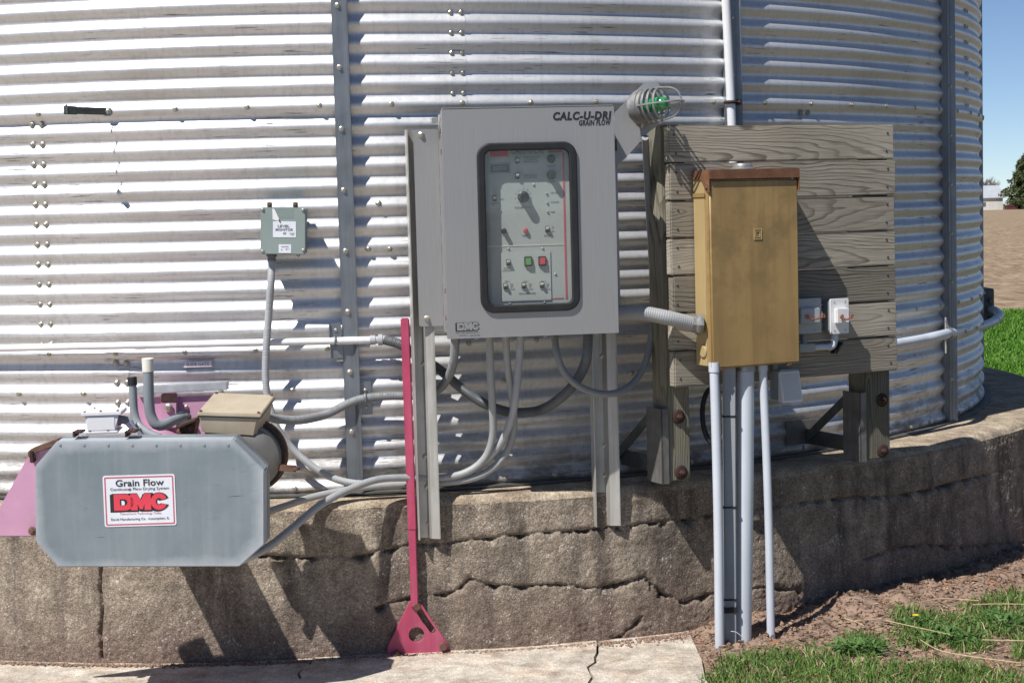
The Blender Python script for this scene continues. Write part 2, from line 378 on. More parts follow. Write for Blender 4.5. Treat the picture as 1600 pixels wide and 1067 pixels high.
def tag(o, label=None, cat=None, group=None, kind=None):
    for k, v in (('label', label), ('category', cat), ('group', group), ('kind', kind)):
        if v: o[k] = v
    return o
def thing(name, label, cat, fr=None, loc=None, group=None):
    o = bpy.data.objects.new(name, None); COL.objects.link(o); o.empty_display_size = .1
    if fr is not None: o.matrix_world = fr.m
    elif loc is not None: o.location = loc
    return tag(o, label, cat, group)
def copyobj(o, parent, mat=None, loc=None):
    c = o.copy(); COL.objects.link(c); c.parent = parent
    if mat is not None: c.matrix_basis = mat
    elif loc is not None: c.location = loc
    return c
def hollow(name, label, cat, path, r, mat, group=None, n=12, ridge=None, step=.02):
    mb = MB().tube(path, r, n, ridge, step); return tag(mb.build(name, mat, None, 0, 50, Vector(path[0])), label, cat, group)
def curve_mesh(loops, ext=0, bev=0):
    cu = bpy.data.curves.new('outline', 'CURVE'); cu.dimensions = '2D'; cu.fill_mode = 'BOTH'; cu.extrude = ext; cu.bevel_depth = bev; cu.bevel_resolution = 1
    for lp in loops:
        sp_ = cu.splines.new('POLY'); sp_.points.add(len(lp)-1); sp_.use_cyclic_u = True
        for q, (x, y) in zip(sp_.points, lp): q.co = (x, y, 0, 1)
    return curve_to_mesh(cu)
def curve_to_mesh(cu):
    ob = bpy.data.objects.new('outline', cu); COL.objects.link(ob)
    me = bpy.data.meshes.new_from_object(ob.evaluated_get(bpy.context.evaluated_depsgraph_get()))
    bpy.data.objects.remove(ob); bpy.data.curves.remove(cu); return me
def flat_part(name, loops, y, thick, mat, parent, bev=0):
    """plate with holes in the local x,z plane, front at y-thick, back at y"""
    me = curve_mesh(loops, thick/2-bev, bev)
    me.transform(Matrix(((1, 0, 0, 0), (0, 0, -1, y-thick/2), (0, 1, 0, 0), (0, 0, 0, 1))))
    me.materials.clear(); me.materials.append(mat)
    for p in me.polygons: p.material_index = 0
    me.shade_smooth(); me.set_sharp_from_angle(angle=R_(35)); me.name = name
    ob = bpy.data.objects.new(name, me); COL.objects.link(ob); ob.parent = parent; return ob
def text_part(fr, s, box, dy, mat, parent, bold=0., shear=0., name='lettering', align_w=True, thick=.0006, track=1.):
    cu = bpy.data.curves.new('t', 'FONT'); cu.body = s; cu.size = 1; cu.offset = bold; cu.shear = shear; cu.extrude = .01; cu.space_character = track
    cu.resolution_u = 3
    me = curve_to_mesh(cu); co = np.array([v.co for v in me.vertices]); mn, mx = co.min(0), co.max(0)
    x0, x1, z0, z1 = fr.rect(*box, dy) if len(box) == 4 else box[1:]
    sx = (x1-x0)/(mx[0]-mn[0]); sz = (z1-z0)/(mx[1]-mn[1])
    me.transform(Matrix(((sx, 0, 0, x0-mn[0]*sx), (0, 0, -thick/.02, dy-thick/2), (0, sz, 0, z0-mn[1]*sz), (0, 0, 0, 1))))
    me.materials.clear(); me.materials.append(mat); me.name = name
    ob = bpy.data.objects.new(name, me); COL.objects.link(ob); ob.parent = parent; return ob
def rrect(x0, x1, z0, z1, r, n=6):
    out = []
    for cx, cz, a0 in ((x1-r, z0+r, -90), (x1-r, z1-r, 0), (x0+r, z1-r, 90), (x0+r, z0+r, 180)):
        for k in range(n+1):
            a = R_(a0+90*k/n); out.append((cx+r*math.cos(a), cz+r*math.sin(a)))
    return out
def circle(cx, cz, r, n=24): return [(cx+r*math.cos(2*math.pi*k/n), cz+r*math.sin(2*math.pi*k/n)) for k in range(n)]
def mesh_np(name, V, F, mat, smooth=True, parent=None):
    me = bpy.data.meshes.new(name); V = np.asarray(V, np.float32); F = np.asarray(F, np.int32); k = F.shape[1]
    me.vertices.add(len(V)); me.vertices.foreach_set('co', V.ravel()); me.loops.add(F.size); me.loops.foreach_set('vertex_index', F.ravel())
    me.polygons.add(len(F)); me.polygons.foreach_set('loop_start', np.arange(0, F.size, k, dtype=np.int32))
    me.update(calc_edges=True); me.validate()
    if smooth: me.shade_smooth()
    me.materials.append(mat); o = bpy.data.objects.new(name, me); COL.objects.link(o)
    if parent: o.parent = parent
    return o
def grid_faces(a, b):
    i = np.arange(a-1)[:, None]*b+np.arange(b-1)[None]; i = i.ravel(); return np.stack([i, i+1, i+b+1, i+b], 1)
def fbm(x, y, z, o=4):
    return mnoise.fractal(Vector((x, y, z)), 1., 2., o)

# one hexagon bolt, shared by every bolt head in the scene
def bolt_mesh(name, mat, washer=.0095, hexr=.0066, h=.006):
    mb = MB().lathe([(washer, 0), (washer, .0012), (washer*.75, .0026)], n=14)
    mb.lathe([(hexr, .002), (hexr, .002+h*.8), (hexr*.72, .002+h)], n=6)
    o = mb.build(name, mat, None, 0, 30); me = o.data; bpy.data.objects.remove(o); return me
BOLT = bolt_mesh('bolt', m_bolt); RBOLT = bolt_mesh('bolt', m_rustl); NAIL = bolt_mesh('nail', m_galvd, .008, .005, .002); SCREW = bolt_mesh('screw', m_steel, .006, .004, .003)
def put_bolt(parent, p, nrm, me=BOLT, name='bolt', s=1., local=True):
    o = bpy.data.objects.new(name, me); COL.objects.link(o); o.parent = parent
    q = Vector(nrm).to_track_quat('Z', 'Y'); o.matrix_basis = Matrix.Translation(p) @ (q @ Vector((0, 0, 1)).to_track_quat('Z', 'Y')).to_matrix().to_4x4() @ Matrix.Rotation(random.random()*6, 4, 'Z') @ Matrix.Scale(s, 4)
    return o

# ================================================================== SETTING: ground
def quad(name, x0, x1, y0, y1, z, mat, kind='structure'):
    o = MB().add([(x0, y0, z), (x1, y0, z), (x1, y1, z), (x0, y1, z)], [(0, 1, 2, 3)]).build(name, mat); o['kind'] = kind; return o
m_yard = M('unseen_gravel', (.125, .095, .07), .95, 0, .3, 3, .6, 60)
quad('unseen_yard', -60, 60, -90, 3.9, .004, m_yard)  # unseen ground, added so the bin's dark bands reflect brown
quad('unseen_side_field', 6.6, 900, -300, 21.9, .006, m_yard)  # out of view, added to keep green lawn out of the bin reflections
mgr, ntr, br_, cgr = base('lawn_soil')
ntr.links.new(mix(ntr, ramp(ntr, noise(ntr, cgr, 2.2, 6, .65), [(.38, 0.), (.6, 1.)]), (.075, .098, .03), (.105, .098, .04)), br_.inputs['Base Color'])
br_.inputs['Roughness'].default_value = .95; bump(ntr, br_, noise(ntr, cgr, 25, 6, .7), .8, .03)
quad('ground', -900, 900, -300, 22, 0, mgr)
mf, ntf, bf, cf = base('field_soil')
fn = noise(ntf, cf, .35, 8, .7); fn2 = noise(ntf, mapping(ntf, cf, (1, 4, 1)), 2.2, 6, .7)
fc = mix(ntf, ramp(ntf, fn, [(.35, 0.), (.65, 1.)]), (.32, .23, .135), (.41, .31, .20))
fc = mix(ntf, ramp(ntf, fn2, [(.36, .75), (.54, 0.)]), fc, (.17, .115, .07))
fn3 = noise(ntf, mapping(ntf, cf, (1, .45, 1)), 4.5, 5, .75)
fc = mix(ntf, ramp(ntf, fn3, [(.40, .8), (.55, 0.)]), fc, (.15, .10, .06))
fc = mix(ntf, ramp(ntf, fn3, [(.56, 0.), (.68, .6)]), fc, (.50, .40, .27))
ntf.links.new(fc, bf.inputs['Base Color']); bf.inputs['Roughness'].default_value = .95; bump(ntf, bf, fn2, .8, .06)
# ploughed field: a gently cloddy sheet
ny = 260; SLOPE = -.0069
def fz(y): return SLOPE*max(0, y-21.5)
ys = 21.5*np.power(1500/21.5, np.linspace(0, 1, ny)); V = []
us = np.concatenate([np.linspace(-2, .1, 9)[:-1], np.linspace(.1, .45, 70), np.linspace(.45, 2.2, 9)[1:]])
for y in ys:
    for u in us:
        x = u*y+(0 if -.01 < u < 1 else math.copysign(14, u)); V.append((x, y, .012+fz(y)+(.05+.06*fbm(x*2.1, y*.9, 0, 3))*min(1, (y-21.5)/15)*(1 if y < 250 else 0)))
o = mesh_np('field', V, grid_faces(ny, len(us)), mf); o['kind'] = 'structure'
# concrete slabs in front of the foundation, split by two cracks
def jag(p0, p1, n, amp, sd):
    r = random.Random(sd); return [Vector(p0).lerp(Vector(p1), k/n)+Vector((r.uniform(-amp, amp), 0, 0))*(0 < k < n) for k in range(n+1)]
pad = thing('concrete_pad', None, None, loc=(0, 0, 0)); pad['kind'] = 'structure'
PADZ = .022
def pz(px, py): 
    v = PZ(px, py, PADZ); return Vector((v.x, v.y, 0))
c1 = jag(pz(503, 1012), pz(455, 1075), 9, .012, 3)+jag(pz(455, 1075), Vector((-1.2, 2.2, 0)), 30, .03, 4)[1:]
c2 = jag(pz(933, 1000), pz(917, 1075), 10, .012, 5)+jag(pz(917, 1075), Vector((.1, 2.2, 0)), 30, .03, 6)[1:]
c0 = [Vector((-6, 6.2, 0)), Vector((-6, 2.2, 0))]
c3 = [pz(1085, 1002), pz(1098, 1030), pz(1104, 1062)]+jag(pz(1104, 1062), Vector((.75, 2.2, 0)), 20, .02, 8)[1:]
back = 6.1
def slab(name, a, b, dz):
    a = [Vector((a[0].x, back, 0))]+a; b = [Vector((b[0].x, back, 0))]+b
    poly = [(v.x+.004, v.y) for v in a]+[(v.x-.004, v.y) for v in reversed(b)]
    me = curve_mesh([poly], .05, 0); me.transform(Matrix.Translation((0, 0, PADZ-.05+dz))); me.materials.clear(); me.materials.append(m_pad); me.name = name
    ob = bpy.data.objects.new(name, me); COL.objects.link(ob); ob.parent = pad
slab('slab', c0, c1, 0); slab('slab', c1, c2, .004); slab('slab', c2, c3, .001)

# ------------------------------------------------------------------ foundation
ZF = HC-.968
fphi = [-1.2, -.6, -.25, -.12, .0, .1, .18, .25, .37, .5, .75, .95, 1.1, 1.5, 1.9]
frad = [3.36, 3.35, 3.34, 3.335, 3.325, 3.31, 3.32, 3.355, 3.385, 3.40, 3.41, 3.455, 3.50, 3.56, 3.58]
def RF(phi): return float(np.interp(phi, fphi, frad))
def on_wall(px, py):
    R = 3.45
    for _ in range(6):
        p = PC(px, py, R); R = RF(phi_of(p))+.02+.03*max(0, (ZF-p.z)/.54)
    p = PC(px, py, R); return phi_of(p), p.z
cracks = [
 [(330, 852), (400, 867), (470, 873), (540, 872), (600, 862), (640, 853), (700, 849), (760, 842), (800, 838), (870, 832), (930, 828), (1000, 820), (1075, 812), (1140, 803), (1200, 795), (1260, 785), (1340, 776), (1400, 776), (1450, 766), (1500, 752), (1560, 738), (1620, 724)],
 [(585, 950), (612, 943), (640, 935), (690, 930), (718, 922), (735, 905), (760, 913), (800, 918), (870, 914), (930, 921), (975, 910), (1010, 901), (1032, 926), (1050, 934), (1070, 943), (1110, 930), (1180, 922), (1205, 919), (1250, 925)],
 [(1350, 875), (1400, 857), (1450, 851), (1500, 855), (1540, 853), (1620, 845)],
 [(157, 880), (155, 915), (158, 950), (156, 990), (157, 1030)],
 [(1005, 965), (985, 985), (960, 1000)]]
phs = np.concatenate([np.arange(-1.2, -.45, .02), np.arange(-.45, 1.12, .00125), np.arange(1.12, 1.9, .02), np.arange(1.9, 2*math.pi-1.2, .06), [2*math.pi-1.2]])
zs = np.arange(-.04, ZF-.026, .0042)
segs = []
for ci, c in enumerate(cracks):
    q = [on_wall(*p) for p in c]
    for a, b in zip(q[:-1], q[1:]): segs.append((a, b, ci))
PH, ZZ = np.meshgrid(phs, zs, indexing='ij'); D = np.full(PH.shape, 9.)
jit = np.array([[fbm(p*62, z*18, 3., 4) for z in zs] if -.46 < p < 1.13 else [0]*len(zs) for p in phs])
U = PH*3.43; ZJ = ZZ+jit*.013; UJ = U+jit[:, ::-1]*.006
DJ = None
for (a, b, ci) in segs:
    ax, ay, bx, by = a[0]*3.43, a[1], b[0]*3.43, b[1]; dx, dy = bx-ax, by-ay
    uu_, zz_ = (U+jit*.004, ZZ) if ci == 3 else (UJ, ZJ)
    t = np.clip(((uu_-ax)*dx+(zz_-ay)*dy)/(dx*dx+dy*dy+1e-9), 0, 1); dd_ = np.hypot(uu_-ax-t*dx, zz_-ay-t*dy)
    if ci == 3: DJ = dd_ if DJ is None else np.minimum(DJ, dd_)
    else: D = np.minimum(D, dd_)
rough = np.array([[fbm(p*14, z*5, 7., 4)*.0065+fbm(p*190, z*58, 1., 3)*.0022 for z in zs] if -.46 < p < 1.13 else [0]*len(zs) for p in phs])
low = np.clip((.14-ZZ)/.14, 0, 1)
gv = np.clip(jit*1.5+.6, .25, 1.4)
RR = np.array([RF(p if p < 4 else p-2*math.pi) for p in phs])[:, None]+.016+.03*np.clip((ZF-ZZ)/.54, 0, 1.2)+rough*(1+.9*low)
RR -= .024*np.exp(-(D/.0042)**2)*gv; RR -= .022*np.exp(-(DJ/.0042)**2)+.004*np.exp(-(DJ/.013)**2)*np.clip(.5+jit*2, 0, 1.5)
RR -= np.clip(jit+.15, 0, 1)*.020*np.exp(-(D/.014)**2)
# bulging band of pour between the two cracks, crumbling lip at the left
V = [(CX+r*math.sin(p), CY-r*math.cos(p), z) for p, rr in zip(phs, RR) for r, z in zip(rr, zs)]
nzs = len(zs); F = grid_faces(len(phs), nzs)
# rounded lip and ledge
prof = [(.0, float(zs[-1]-ZF)), (-.002, min(-.026, float(zs[-1]-ZF)+.004)), (-.006, -.018), (-.014, -.008), (-.028, -.002), (-.05, 0), (-.12, .002), (-.2, .003), (-.3, .004), (-.55, .004)]
V2 = []
for p, rr in zip(phs, RR):
    q = p if p < 4 else p-2*math.pi; rt = rr[-1]
    for k, (dr, dz) in enumerate(prof):
        n = fbm(q*30, k*2.1, 5., 3) if -.46 < q < 1.13 else 0
        n2 = fbm(q*9, k*.3, 2., 3) if -.46 < q < 1.13 else 0
        edge = max(0, 1-k/4.)
        crumble = max(0, 1-abs(q+.33)/.12)*edge
        V2.append((CX+(rt+dr-min(k, 1)*(n*.006*(1-k/9)+crumble*.02*(.5+n)))*math.sin(q), CY-(rt+dr-min(k, 1)*(n*.006*(1-k/9)+crumble*.02*(.5+n)))*math.cos(q), ZF+dz+min(k, 1)*(n*.004*edge+n2*.010*edge-crumble*.03*(.6+.6*n))))
F2 = grid_faces(len(phs), len(prof))
fo = thing('concrete_foundation', 'cracked brown concrete ring foundation with a ledge under the steel bin', 'foundation', loc=(0, 0, 0))
mesh_np('wall', V, F, m_found, parent=fo)
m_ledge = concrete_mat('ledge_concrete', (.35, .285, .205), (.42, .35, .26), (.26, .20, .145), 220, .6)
mesh_np('ledge', V2, F2, m_ledge, parent=fo)

# ------------------------------------------------------------------ grain bin
ZB = HC-.962; ZT = HC+.3256; PITCHC = .8128/12; ZC = ZT+.020; DPH = 2*math.pi/14; PH1 = .1022
bin_ = thing('grain_bin', 'round galvanized grain bin of corrugated steel rings with upright stiffeners', 'grain bin', loc=(CX, CY, ZB))
def rc(z): return BR+.0078*math.cos(2*math.pi*(z-ZC)/PITCHC)
def sheet(name, z0, z1, phi0, mat, flip=False, zstep=14):
    span = 2*math.pi/7+.05/BR; nph = 64; nz = int((z1-z0)/PITCHC*zstep); V = []
    for i in range(nph):
        t = i/(nph-1); a = span*t
        for j in range(nz+1):
            z = z0+(z1-z0)*j/nz; s = (z-z0)/(z1-z0)
            off = .0055*(1-s)+(.0022*(1-t) if flip else .0022*t)
            # small dents
            r = rc(z)+off
            V.append((r*math.sin(a), -r*math.cos(a), z-ZB))
    me = mesh_np(name, V, grid_faces(nph, nz+1), mat, parent=bin_)
    out = [me]; me.rotation_euler.z = phi0
    for k in range(1, 7):
        c = copyobj(me, bin_); c.rotation_euler.z = phi0+k*2*math.pi/7; out.append(c)
    return out
e_top = phi_of(PC(727, 90, BR)); e_mid = phi_of(PC(49, 300, BR)); e_bot = phi_of(PC(203, 590, BR))
S0 = ZT-.8128
sheet('wall_sheet', ZB, S0+.035, e_bot-2*math.pi/7-.05/BR, galv_base)
sheet('wall_sheet', S0, ZT+.035, e_mid, galv, True)
sheet('wall_sheet', ZT, ZT+.8128+.035, e_top-2*math.pi/7-.05/BR, galv)
sheet('wall_sheet', ZT+.8128, ZT+2*.8128, e_mid, galv, True, 8)
LC = Vector((CX, CY, ZB))
def bin_bolt(phi, z, dr=.004, me=BOLT, s=1., parent=None):
    n = Vector((math.sin(phi), -math.cos(phi), 0)); p = n*(rc(z)+dr)+Vector((0, 0, z-ZB))
    return put_bolt(parent or bin_, p, (n+Vector((0, 0, .0))).normalized(), me, s=s)
stph = [PH1+k*DPH for k in (-1, 0, 1, 2, 3)]
def clear(phi): return min(abs(phi-a) for a in stph) > .011
a0 = phi_of(PC(387, 171, BR)); b0 = phi_of(PC(183, 551, BR)); b1 = phi_of(PC(133, 616, BR)); b2 = phi_of(PC(461, 754, BR))
for k in range(-8, 20):
    for ph, z in ((a0+k*DPH/6, ZC), (b0+k*DPH/6, ZC-.8128), (b1+k*DPH/6, ZC-.8128-PITCHC*2+.0), (b2+k*DPH/8, ZB+.022)):
        if -.5 < ph < 1.5 and clear(ph): bin_bolt(ph, z, .006)
def seam_bolts(phc, zlo, zhi, dirn):
    k0 = math.ceil((zlo-(ZC-PITCHC/2))/PITCHC)
    z = ZC-PITCHC/2+k0*PITCHC
    while z < zhi:
        for d in (.012, .048): bin_bolt(phc+dirn*d/BR, z, .007)
        z += PITCHC
for k in range(0, 2):
    seam_bolts(e_mid+k*2*math.pi/7, S0+.01, ZT-.01, 1)
    seam_bolts(e_bot+k*2*math.pi/7, ZB+.03, S0-.01, -1)
    seam_bolts(e_top+k*2*math.pi/7, ZT+.01, ZT+.6, -1)
for px, py in ((591, 318), (575, 389), (608, 389)):
    p = PC(px, py, BR); bin_bolt(phi_of(p), p.z, .004, s=1.1)
# stiffeners (outside posts)
stp = [(-.027, .0), (-.027, .030), (.008, .030), (.021, .045), (.0265, .045), (.0265, 0)]
def stiffener(k):
    ph = PH1+k*DPH; mb = MB()
    poly = [(s, -r) for s, r in stp]
    vs = [(s, -(r+.004), 0) for s, r in stp]+[(s, -(r+.004), ZT+1.62-ZB) for s, r in stp]; n = len(stp)
    mb.add(vs, [tuple(range(n)), tuple(range(2*n-1, n-1, -1))]+[(i, i+1, i+1+n, i+n) for i in range(n-1)]+[(n-1, 0, n, 2*n-1)])
    o = mb.build('stiffener', m_stiff, bin_, .0015)
    return o, ph
st0 = None
for k in range(-1, 5):
    ph = PH1+k*DPH
    if st0 is None: st0, _ = stiffener(k); o = st0
    else: o = copyobj(st0, bin_)
    o.matrix_basis = Matrix.Rotation(ph, 4, 'Z') @ Matrix.Translation((0, -BR, 0))
    if 0 <= k < 3:
        z = ZC+PITCHC*5
        z = P(529, 10, 5.9).z if k == 0 else ZC+PITCHC*4.4
        while z > ZB+.05:
            put_bolt(o, Vector((-.006, -.034, z-ZB)), (0, -1, 0)); z -= PITCHC*3
# base flange on the ledge
mb = MB()
for k in range(150):
    a, b = -1.+k*.02, -1.+(k+1)*.02
    c = []
    for ph, r in ((a, BR-.02), (b, BR-.02), (b, BR+.045), (a, BR+.045)): c.append((r*math.sin(ph), -r*math.cos(ph), -.0))
    mb.hexa([(x, y, 0) for x, y, z in c]+[(x, y, .006) for x, y, z in c])
mb.build('base_flange', m_galvd, bin_)
# SLIDE GATE sticker on the bin wall
p = PC(309, 569, BR+.016); fs = Fr(0, 0, 0, phi_of(p), -.012, o=p); sg = fs.rect(287, 564, 331, 573.5)
inv = Matrix.Translation(-LC) @ fs.m
def into_bin(o): o.matrix_basis = inv; return o
st = into_bin(MB().box(sg[0], sg[1], -.001, .004, sg[2], sg[3]).build('sticker', m_label, bin_))
into_bin(flat_part('sticker_border', [[(sg[0], sg[2]), (sg[1], sg[2]), (sg[1], sg[3]), (sg[0], sg[3])], [(sg[0]+.002, sg[2]+.002), (sg[1]-.002, sg[2]+.002), (sg[1]-.002, sg[3]-.002), (sg[0]+.002, sg[3]-.002)]], -.0012, .0006, m_pinkp, bin_))
into_bin(text_part(fs, 'SLIDE GATE', (291, 566, 327, 571.5), -.0015, m_lgrey, bin_, .01))

# hanging bracket tab high on the left
pbt = PC(170, 175, BR+.008); fb = Fr(0, 0, 0, phi_of(pbt), -.01, o=pbt)
br = thing('bracket_tab', 'dark bent metal tab bolted at the upper left of the bin wall', 'bracket', fb)
def fp(fr, pts, dy): return [(fr.pix(x, y, dy).x, fr.pix(x, y, dy).z) for x, y in pts]
MB().bar((-.004, -.012, .001), (-.062, -.125, .001), .003, .024).build('arm', m_galvd, br, .0008)
MB().bar((-.062, -.125, .001), (-.090, -.165, .0015), .003, .028).bar((-.086, -.160, .003), (-.070, -.185, .003), .003, .030).build('hook', m_galvd, br, .0008)
MB().prism([(-.014, -.014), (.010, -.014), (.013, -.008), (.012, .012), (-.014, .011)], -.012, -.006).build('foot', m_stiff, br, .001)
put_bolt(br, Vector((0, -.012, 0)), (0, -1, 0), s=.9)

# ================================================================== FAR BACKGROUND
def wobble_crown(name, centre, size, n, leaf, mat, parent, seed, layers=9):
    """needle or leaf clumps spread through an uneven cone of boughs"""
    r = np.random.default_rng(seed); V = []; F = []
    for _ in range(n):
        h = r.random()**1.15; rad = (1-h**2.0*.86)*size[0]*(.72+.16*math.sin(h*9+2*math.sin(h*31))+.22*r.random())*(.6 if h < .05 else 1)
        a = r.random()*2*math.pi; q = rad*math.sqrt(r.random())*(.78+.26*math.sin(a*3+h*13)+.2*math.sin(a*5-h*29))
        c = np.array([centre[0]+q*math.cos(a), centre[1]+q*math.sin(a), centre[2]+h*size[1]-.12*q])
        for _ in range(3):
            d = r.normal(size=(3, 3))*leaf; k = len(V); V += [c+d[0], c+d[1], c+d[2]]; F.append((k, k+1, k+2))
    return mesh_np(name, V, F, mat, False, parent)
m_needle = blade_mat('needle_green', [(0, (.035, .055, .025)), (.5, (.075, .095, .038)), (1, (.135, .15, .06))], .8)
m_bark = M('bark', (.11, .085, .065), .9, 0, .3, 5)
m_twig = M('twig_grey', (.20, .17, .155), .9, 0, .3, 5)
FYD = 395; FZ0 = P(1580, 328.5, FYD).z
q = P(1604, 329, FYD)
tree = thing('evergreen_tree', 'dark bushy evergreen tree at the far edge of the field beside a white barn', 'tree', loc=q)
MB().cyl((0, 0, 0), (0, 0, 5), .45, .3, 8).build('trunk', m_bark, tree)
wobble_crown('crown', (0, 0, .6), (6.3, 11.6), 5200, .26, m_needle, tree, 3)
q = P(1546, 329, FYD+30)
tree = thing('bare_tree', 'bare leafless tree rising behind the grey barn roof', 'tree', loc=q); tree.scale = (1.9, 1.9, 1.75)
mb = MB().cyl((0, 0, 0), (0, 0, 1.6), .2, .15, 6)
mb.build('trunk', m_twig, tree)
rt = random.Random(4); mb = MB()
def limb(p, d, L, r, lv):
    e = p+d*L; mb.cyl(p, e, r, r*.6, 4)
    if lv: 
        for _ in range(4): limb(p.lerp(e, rt.uniform(.4, 1)), (d+Vector((rt.uniform(-.8, .8), rt.uniform(-.8, .8), rt.uniform(-.1, .5)))).normalized(), L*.66, r*.55, lv-1)
for _ in range(5): limb(Vector((0, 0, 1.4)), Vector((rt.uniform(-.6, .6), rt.uniform(-.6, .6), 1)).normalized(), 1.7, .09, 3)
mb.build('branches', m_twig, tree)
q0, q1 = P(1470, 330, FYD+5), P(1567, 328.5, FYD+5); zb_ = q1.z; hw = P(1550, 308.5, FYD+5).z-zb_; hr = P(1550, 290, FYD+9).z-zb_
barn = thing('barn', 'white walled farm shed with a pale grey metal roof beyond the field', 'barn', loc=(q0.x, q0.y, zb_))
L = q1.x-q0.x; mwall = M('barn_white', (.66, .65, .62), .8, 0, .12, .4, streak=(2, .4, (.45, .43, .40))); mroof = M('barn_roof', (.50, .53, .56), .5, .3, .08, .3)
MB().box(0, L, 0, 9, 0, hw).build('wall', mwall, barn)
MB().prism([(0, 0), (L, 0), (L, .1), (0, .1)], 0, .1).build('sill', mwall, barn)
MB().add([(-.4, -.4, hw-.06), (L+.4, -.4, hw-.06), (L+.4, 4.5, hr), (-.4, 4.5, hr), (-.4, 9.4, hw-.06), (L+.4, 9.4, hw-.06), (-.4, -.4, hw-.2), (L+.4, -.4, hw-.2)], [(0, 1, 2, 3), (3, 2, 5, 4), (0, 1, 7, 6), (0, 3, 4), (1, 2, 5)]).build('roof', mroof, barn)
for k in range(3): MB().box(1+k*L/3.4, 1.9+k*L/3.4, -.08, .02, 1.0, 1.9).build('window', m_lcd, barn)
q = P(1576, 328.5, FYD-4)
tr = thing('red_shed', 'small dull red shed front peeping out under the evergreen tree', 'shed', loc=q)
m_redw = M('red_boards', (.10, .032, .03), .85, 0, .2, 3)
MB().box(-.3, 2.0, 0, 2.0, 0, .9).build('body', m_redw, tr); MB().prism([(-.4, .9), (2.1, .9), (.85, 1.3)], -.1, 2.1).build('roof', m_redw, tr)

# ================================================================== BOARD PANEL (weathered planks on two posts)
BY = R_(25)
fbd = Fr(1050, 400, 5.84, BY)
panel = thing('plank_backboard', 'weathered grey plank backboard on two posts standing beside the bin', 'backboard', fbd)
xr = fbd.pix(1400, 390).x; zt0 = fbd.pix(1225, 195).z; zb0 = fbd.pix(1225, 593).z; n = 7; hp = (zt0-zb0)/n
PT = .036
for k in range(n):
    r = random.Random(40+k); z1 = zt0-k*hp-.001-r.uniform(0, .002); z0 = zt0-(k+1)*hp+.0016+r.uniform(0, .0012)
    x0 = r.uniform(-.004, .004); x1 = xr+r.uniform(-.004, .004); mb = MB(); yo = r.uniform(-.003, .003)
    zc_ = (z0+z1)/2; mb.box(x0-xr/2, x1-xr/2, yo, PT+yo*.2, z0-zc_, z1-zc_)
    o = mb.build('plank', m_wood, panel, .004, seg=2); o.location = (xr/2, 0, zc_)
    # iron nail heads at both ends
    for xx in (.022, xr-.035):
        for zz in (.24, .76): put_bolt(o, Vector((xx-xr/2+r.uniform(-.006, .006), yo-.0003, (z1-z0)*(zz-.5))), (0, -1, 0), NAIL, 'nail', .55)
def post(px0, px1, pyt, pyb):
    x0 = fbd.pix(px0, 660, PT+.004).x; x1 = fbd.pix(px1, 660, PT+.004).x
    zt_ = fbd.pix(px0, pyt, PT).z; zb_ = fbd.pix(px0, pyb, PT).z
    return x0, x1, zt_, zb_
x0, x1, z1, z0 = post(1043, 1078, 195, 753)
o = MB().box(0, x1-x0, 0, .10, 0, z1-z0).build('post', m_post, panel, .004); o.location = (x0, PT+.004, z0); PA = (x0, x1, z0)
x0b, x1b, _, z0b = post(1352, 1391, 590, 719)
o = MB().box(0, x1b-x0b, 0, .10, 0, z1-.03-z0b).build('post', m_post, panel, .004); o.location = (x0b, PT+.004, z0b)
def washer_bolt(px, py):
    c = fbd.pix(px, py, PT+.003); mb = MB()
    mb.lathe([(.0245, 0), (.0245, .003), (.021, .005), (.012, .006)], c, (0, -1, 0), 20); mb.lathe([(.011, .004), (.011, .013), (.008, .015)], c, (0, -1, 0), 6); mb.lathe([(.006, .012), (.006, .022), (.004, .023)], c, (0, -1, 0), 10)
    mb.build('washer_bolt', m_rust, panel, 0, 30)
washer_bolt(1060, 651); washer_bolt(1064, 738); washer_bolt(1378, 625); washer_bolt(1379, 704)
# steel angles at the posts, and the bracket legs back to the foundation ledge
m_angle = M('weathered_angle_steel', (.20, .195, .185), .6, .45, .25, 18, .25, 80, streak=(30, .5, (.11, .09, .07)))
for (pa, top, bot, xa, zb_) in ((PA, 638, 756, PA[0], PA[2]), ((x0b, x1b, z0b), 612, 718, x0b, z0b)):
    zt_ = fbd.pix(1030 if top == 638 else 1345, top, .06).z
    mb = MB().box(xa-.028, xa-.022, PT-.004, PT+.10, zb_-.006, zt_).box(xa-.028, xa-.0005, PT-.004, PT+.0015, zb_-.006, zt_)
    mb.build('angle_iron', m_angle, panel, .001)
    # horizontal leg to the ledge and a diagonal strut
    y1 = PT+.36
    MB().bar((xa-.012, PT+.1, zb_+.05), (xa-.012, y1, zb_+.05), .006, .055).build('bracket_leg', m_galvd, panel)
    MB().bar((xa-.022, PT+.08, zb_+.22), (xa-.022, y1-.03, zb_+.05), .006, .032).build('strut', m_galvd, panel)
    MB().box(xa-.10, xa+.05, y1-.004, y1+.004, zb_+.02, zb_+.11).build('foot_plate', m_angle, panel)

# ================================================================== TAN DISCONNECT BOX
def solveD():
    lo, hi = .02, .4
    for _ in range(40):
        m = (lo+hi)/2
        if fbd.pix(1111, 420, -m).x > fbd.pix(1084, 420, 0).x: lo = m
        else: hi = m
    return min(max(lo, .08), .19)
TD = solveD()
tb = thing('disconnect_box', 'tall tan enamel electrical box with a rusty hood on the plank backboard', 'electrical box', fbd)
X0, X1, Z0, Z1 = fbd.rect(1111, 266, 1248, 572, -TD); zf0 = Z0
MB().box(X0, X1-.002, -TD+.03, -.004, Z0+.006, Z1-.006).build('body', m_tan_lit, tb, .003)
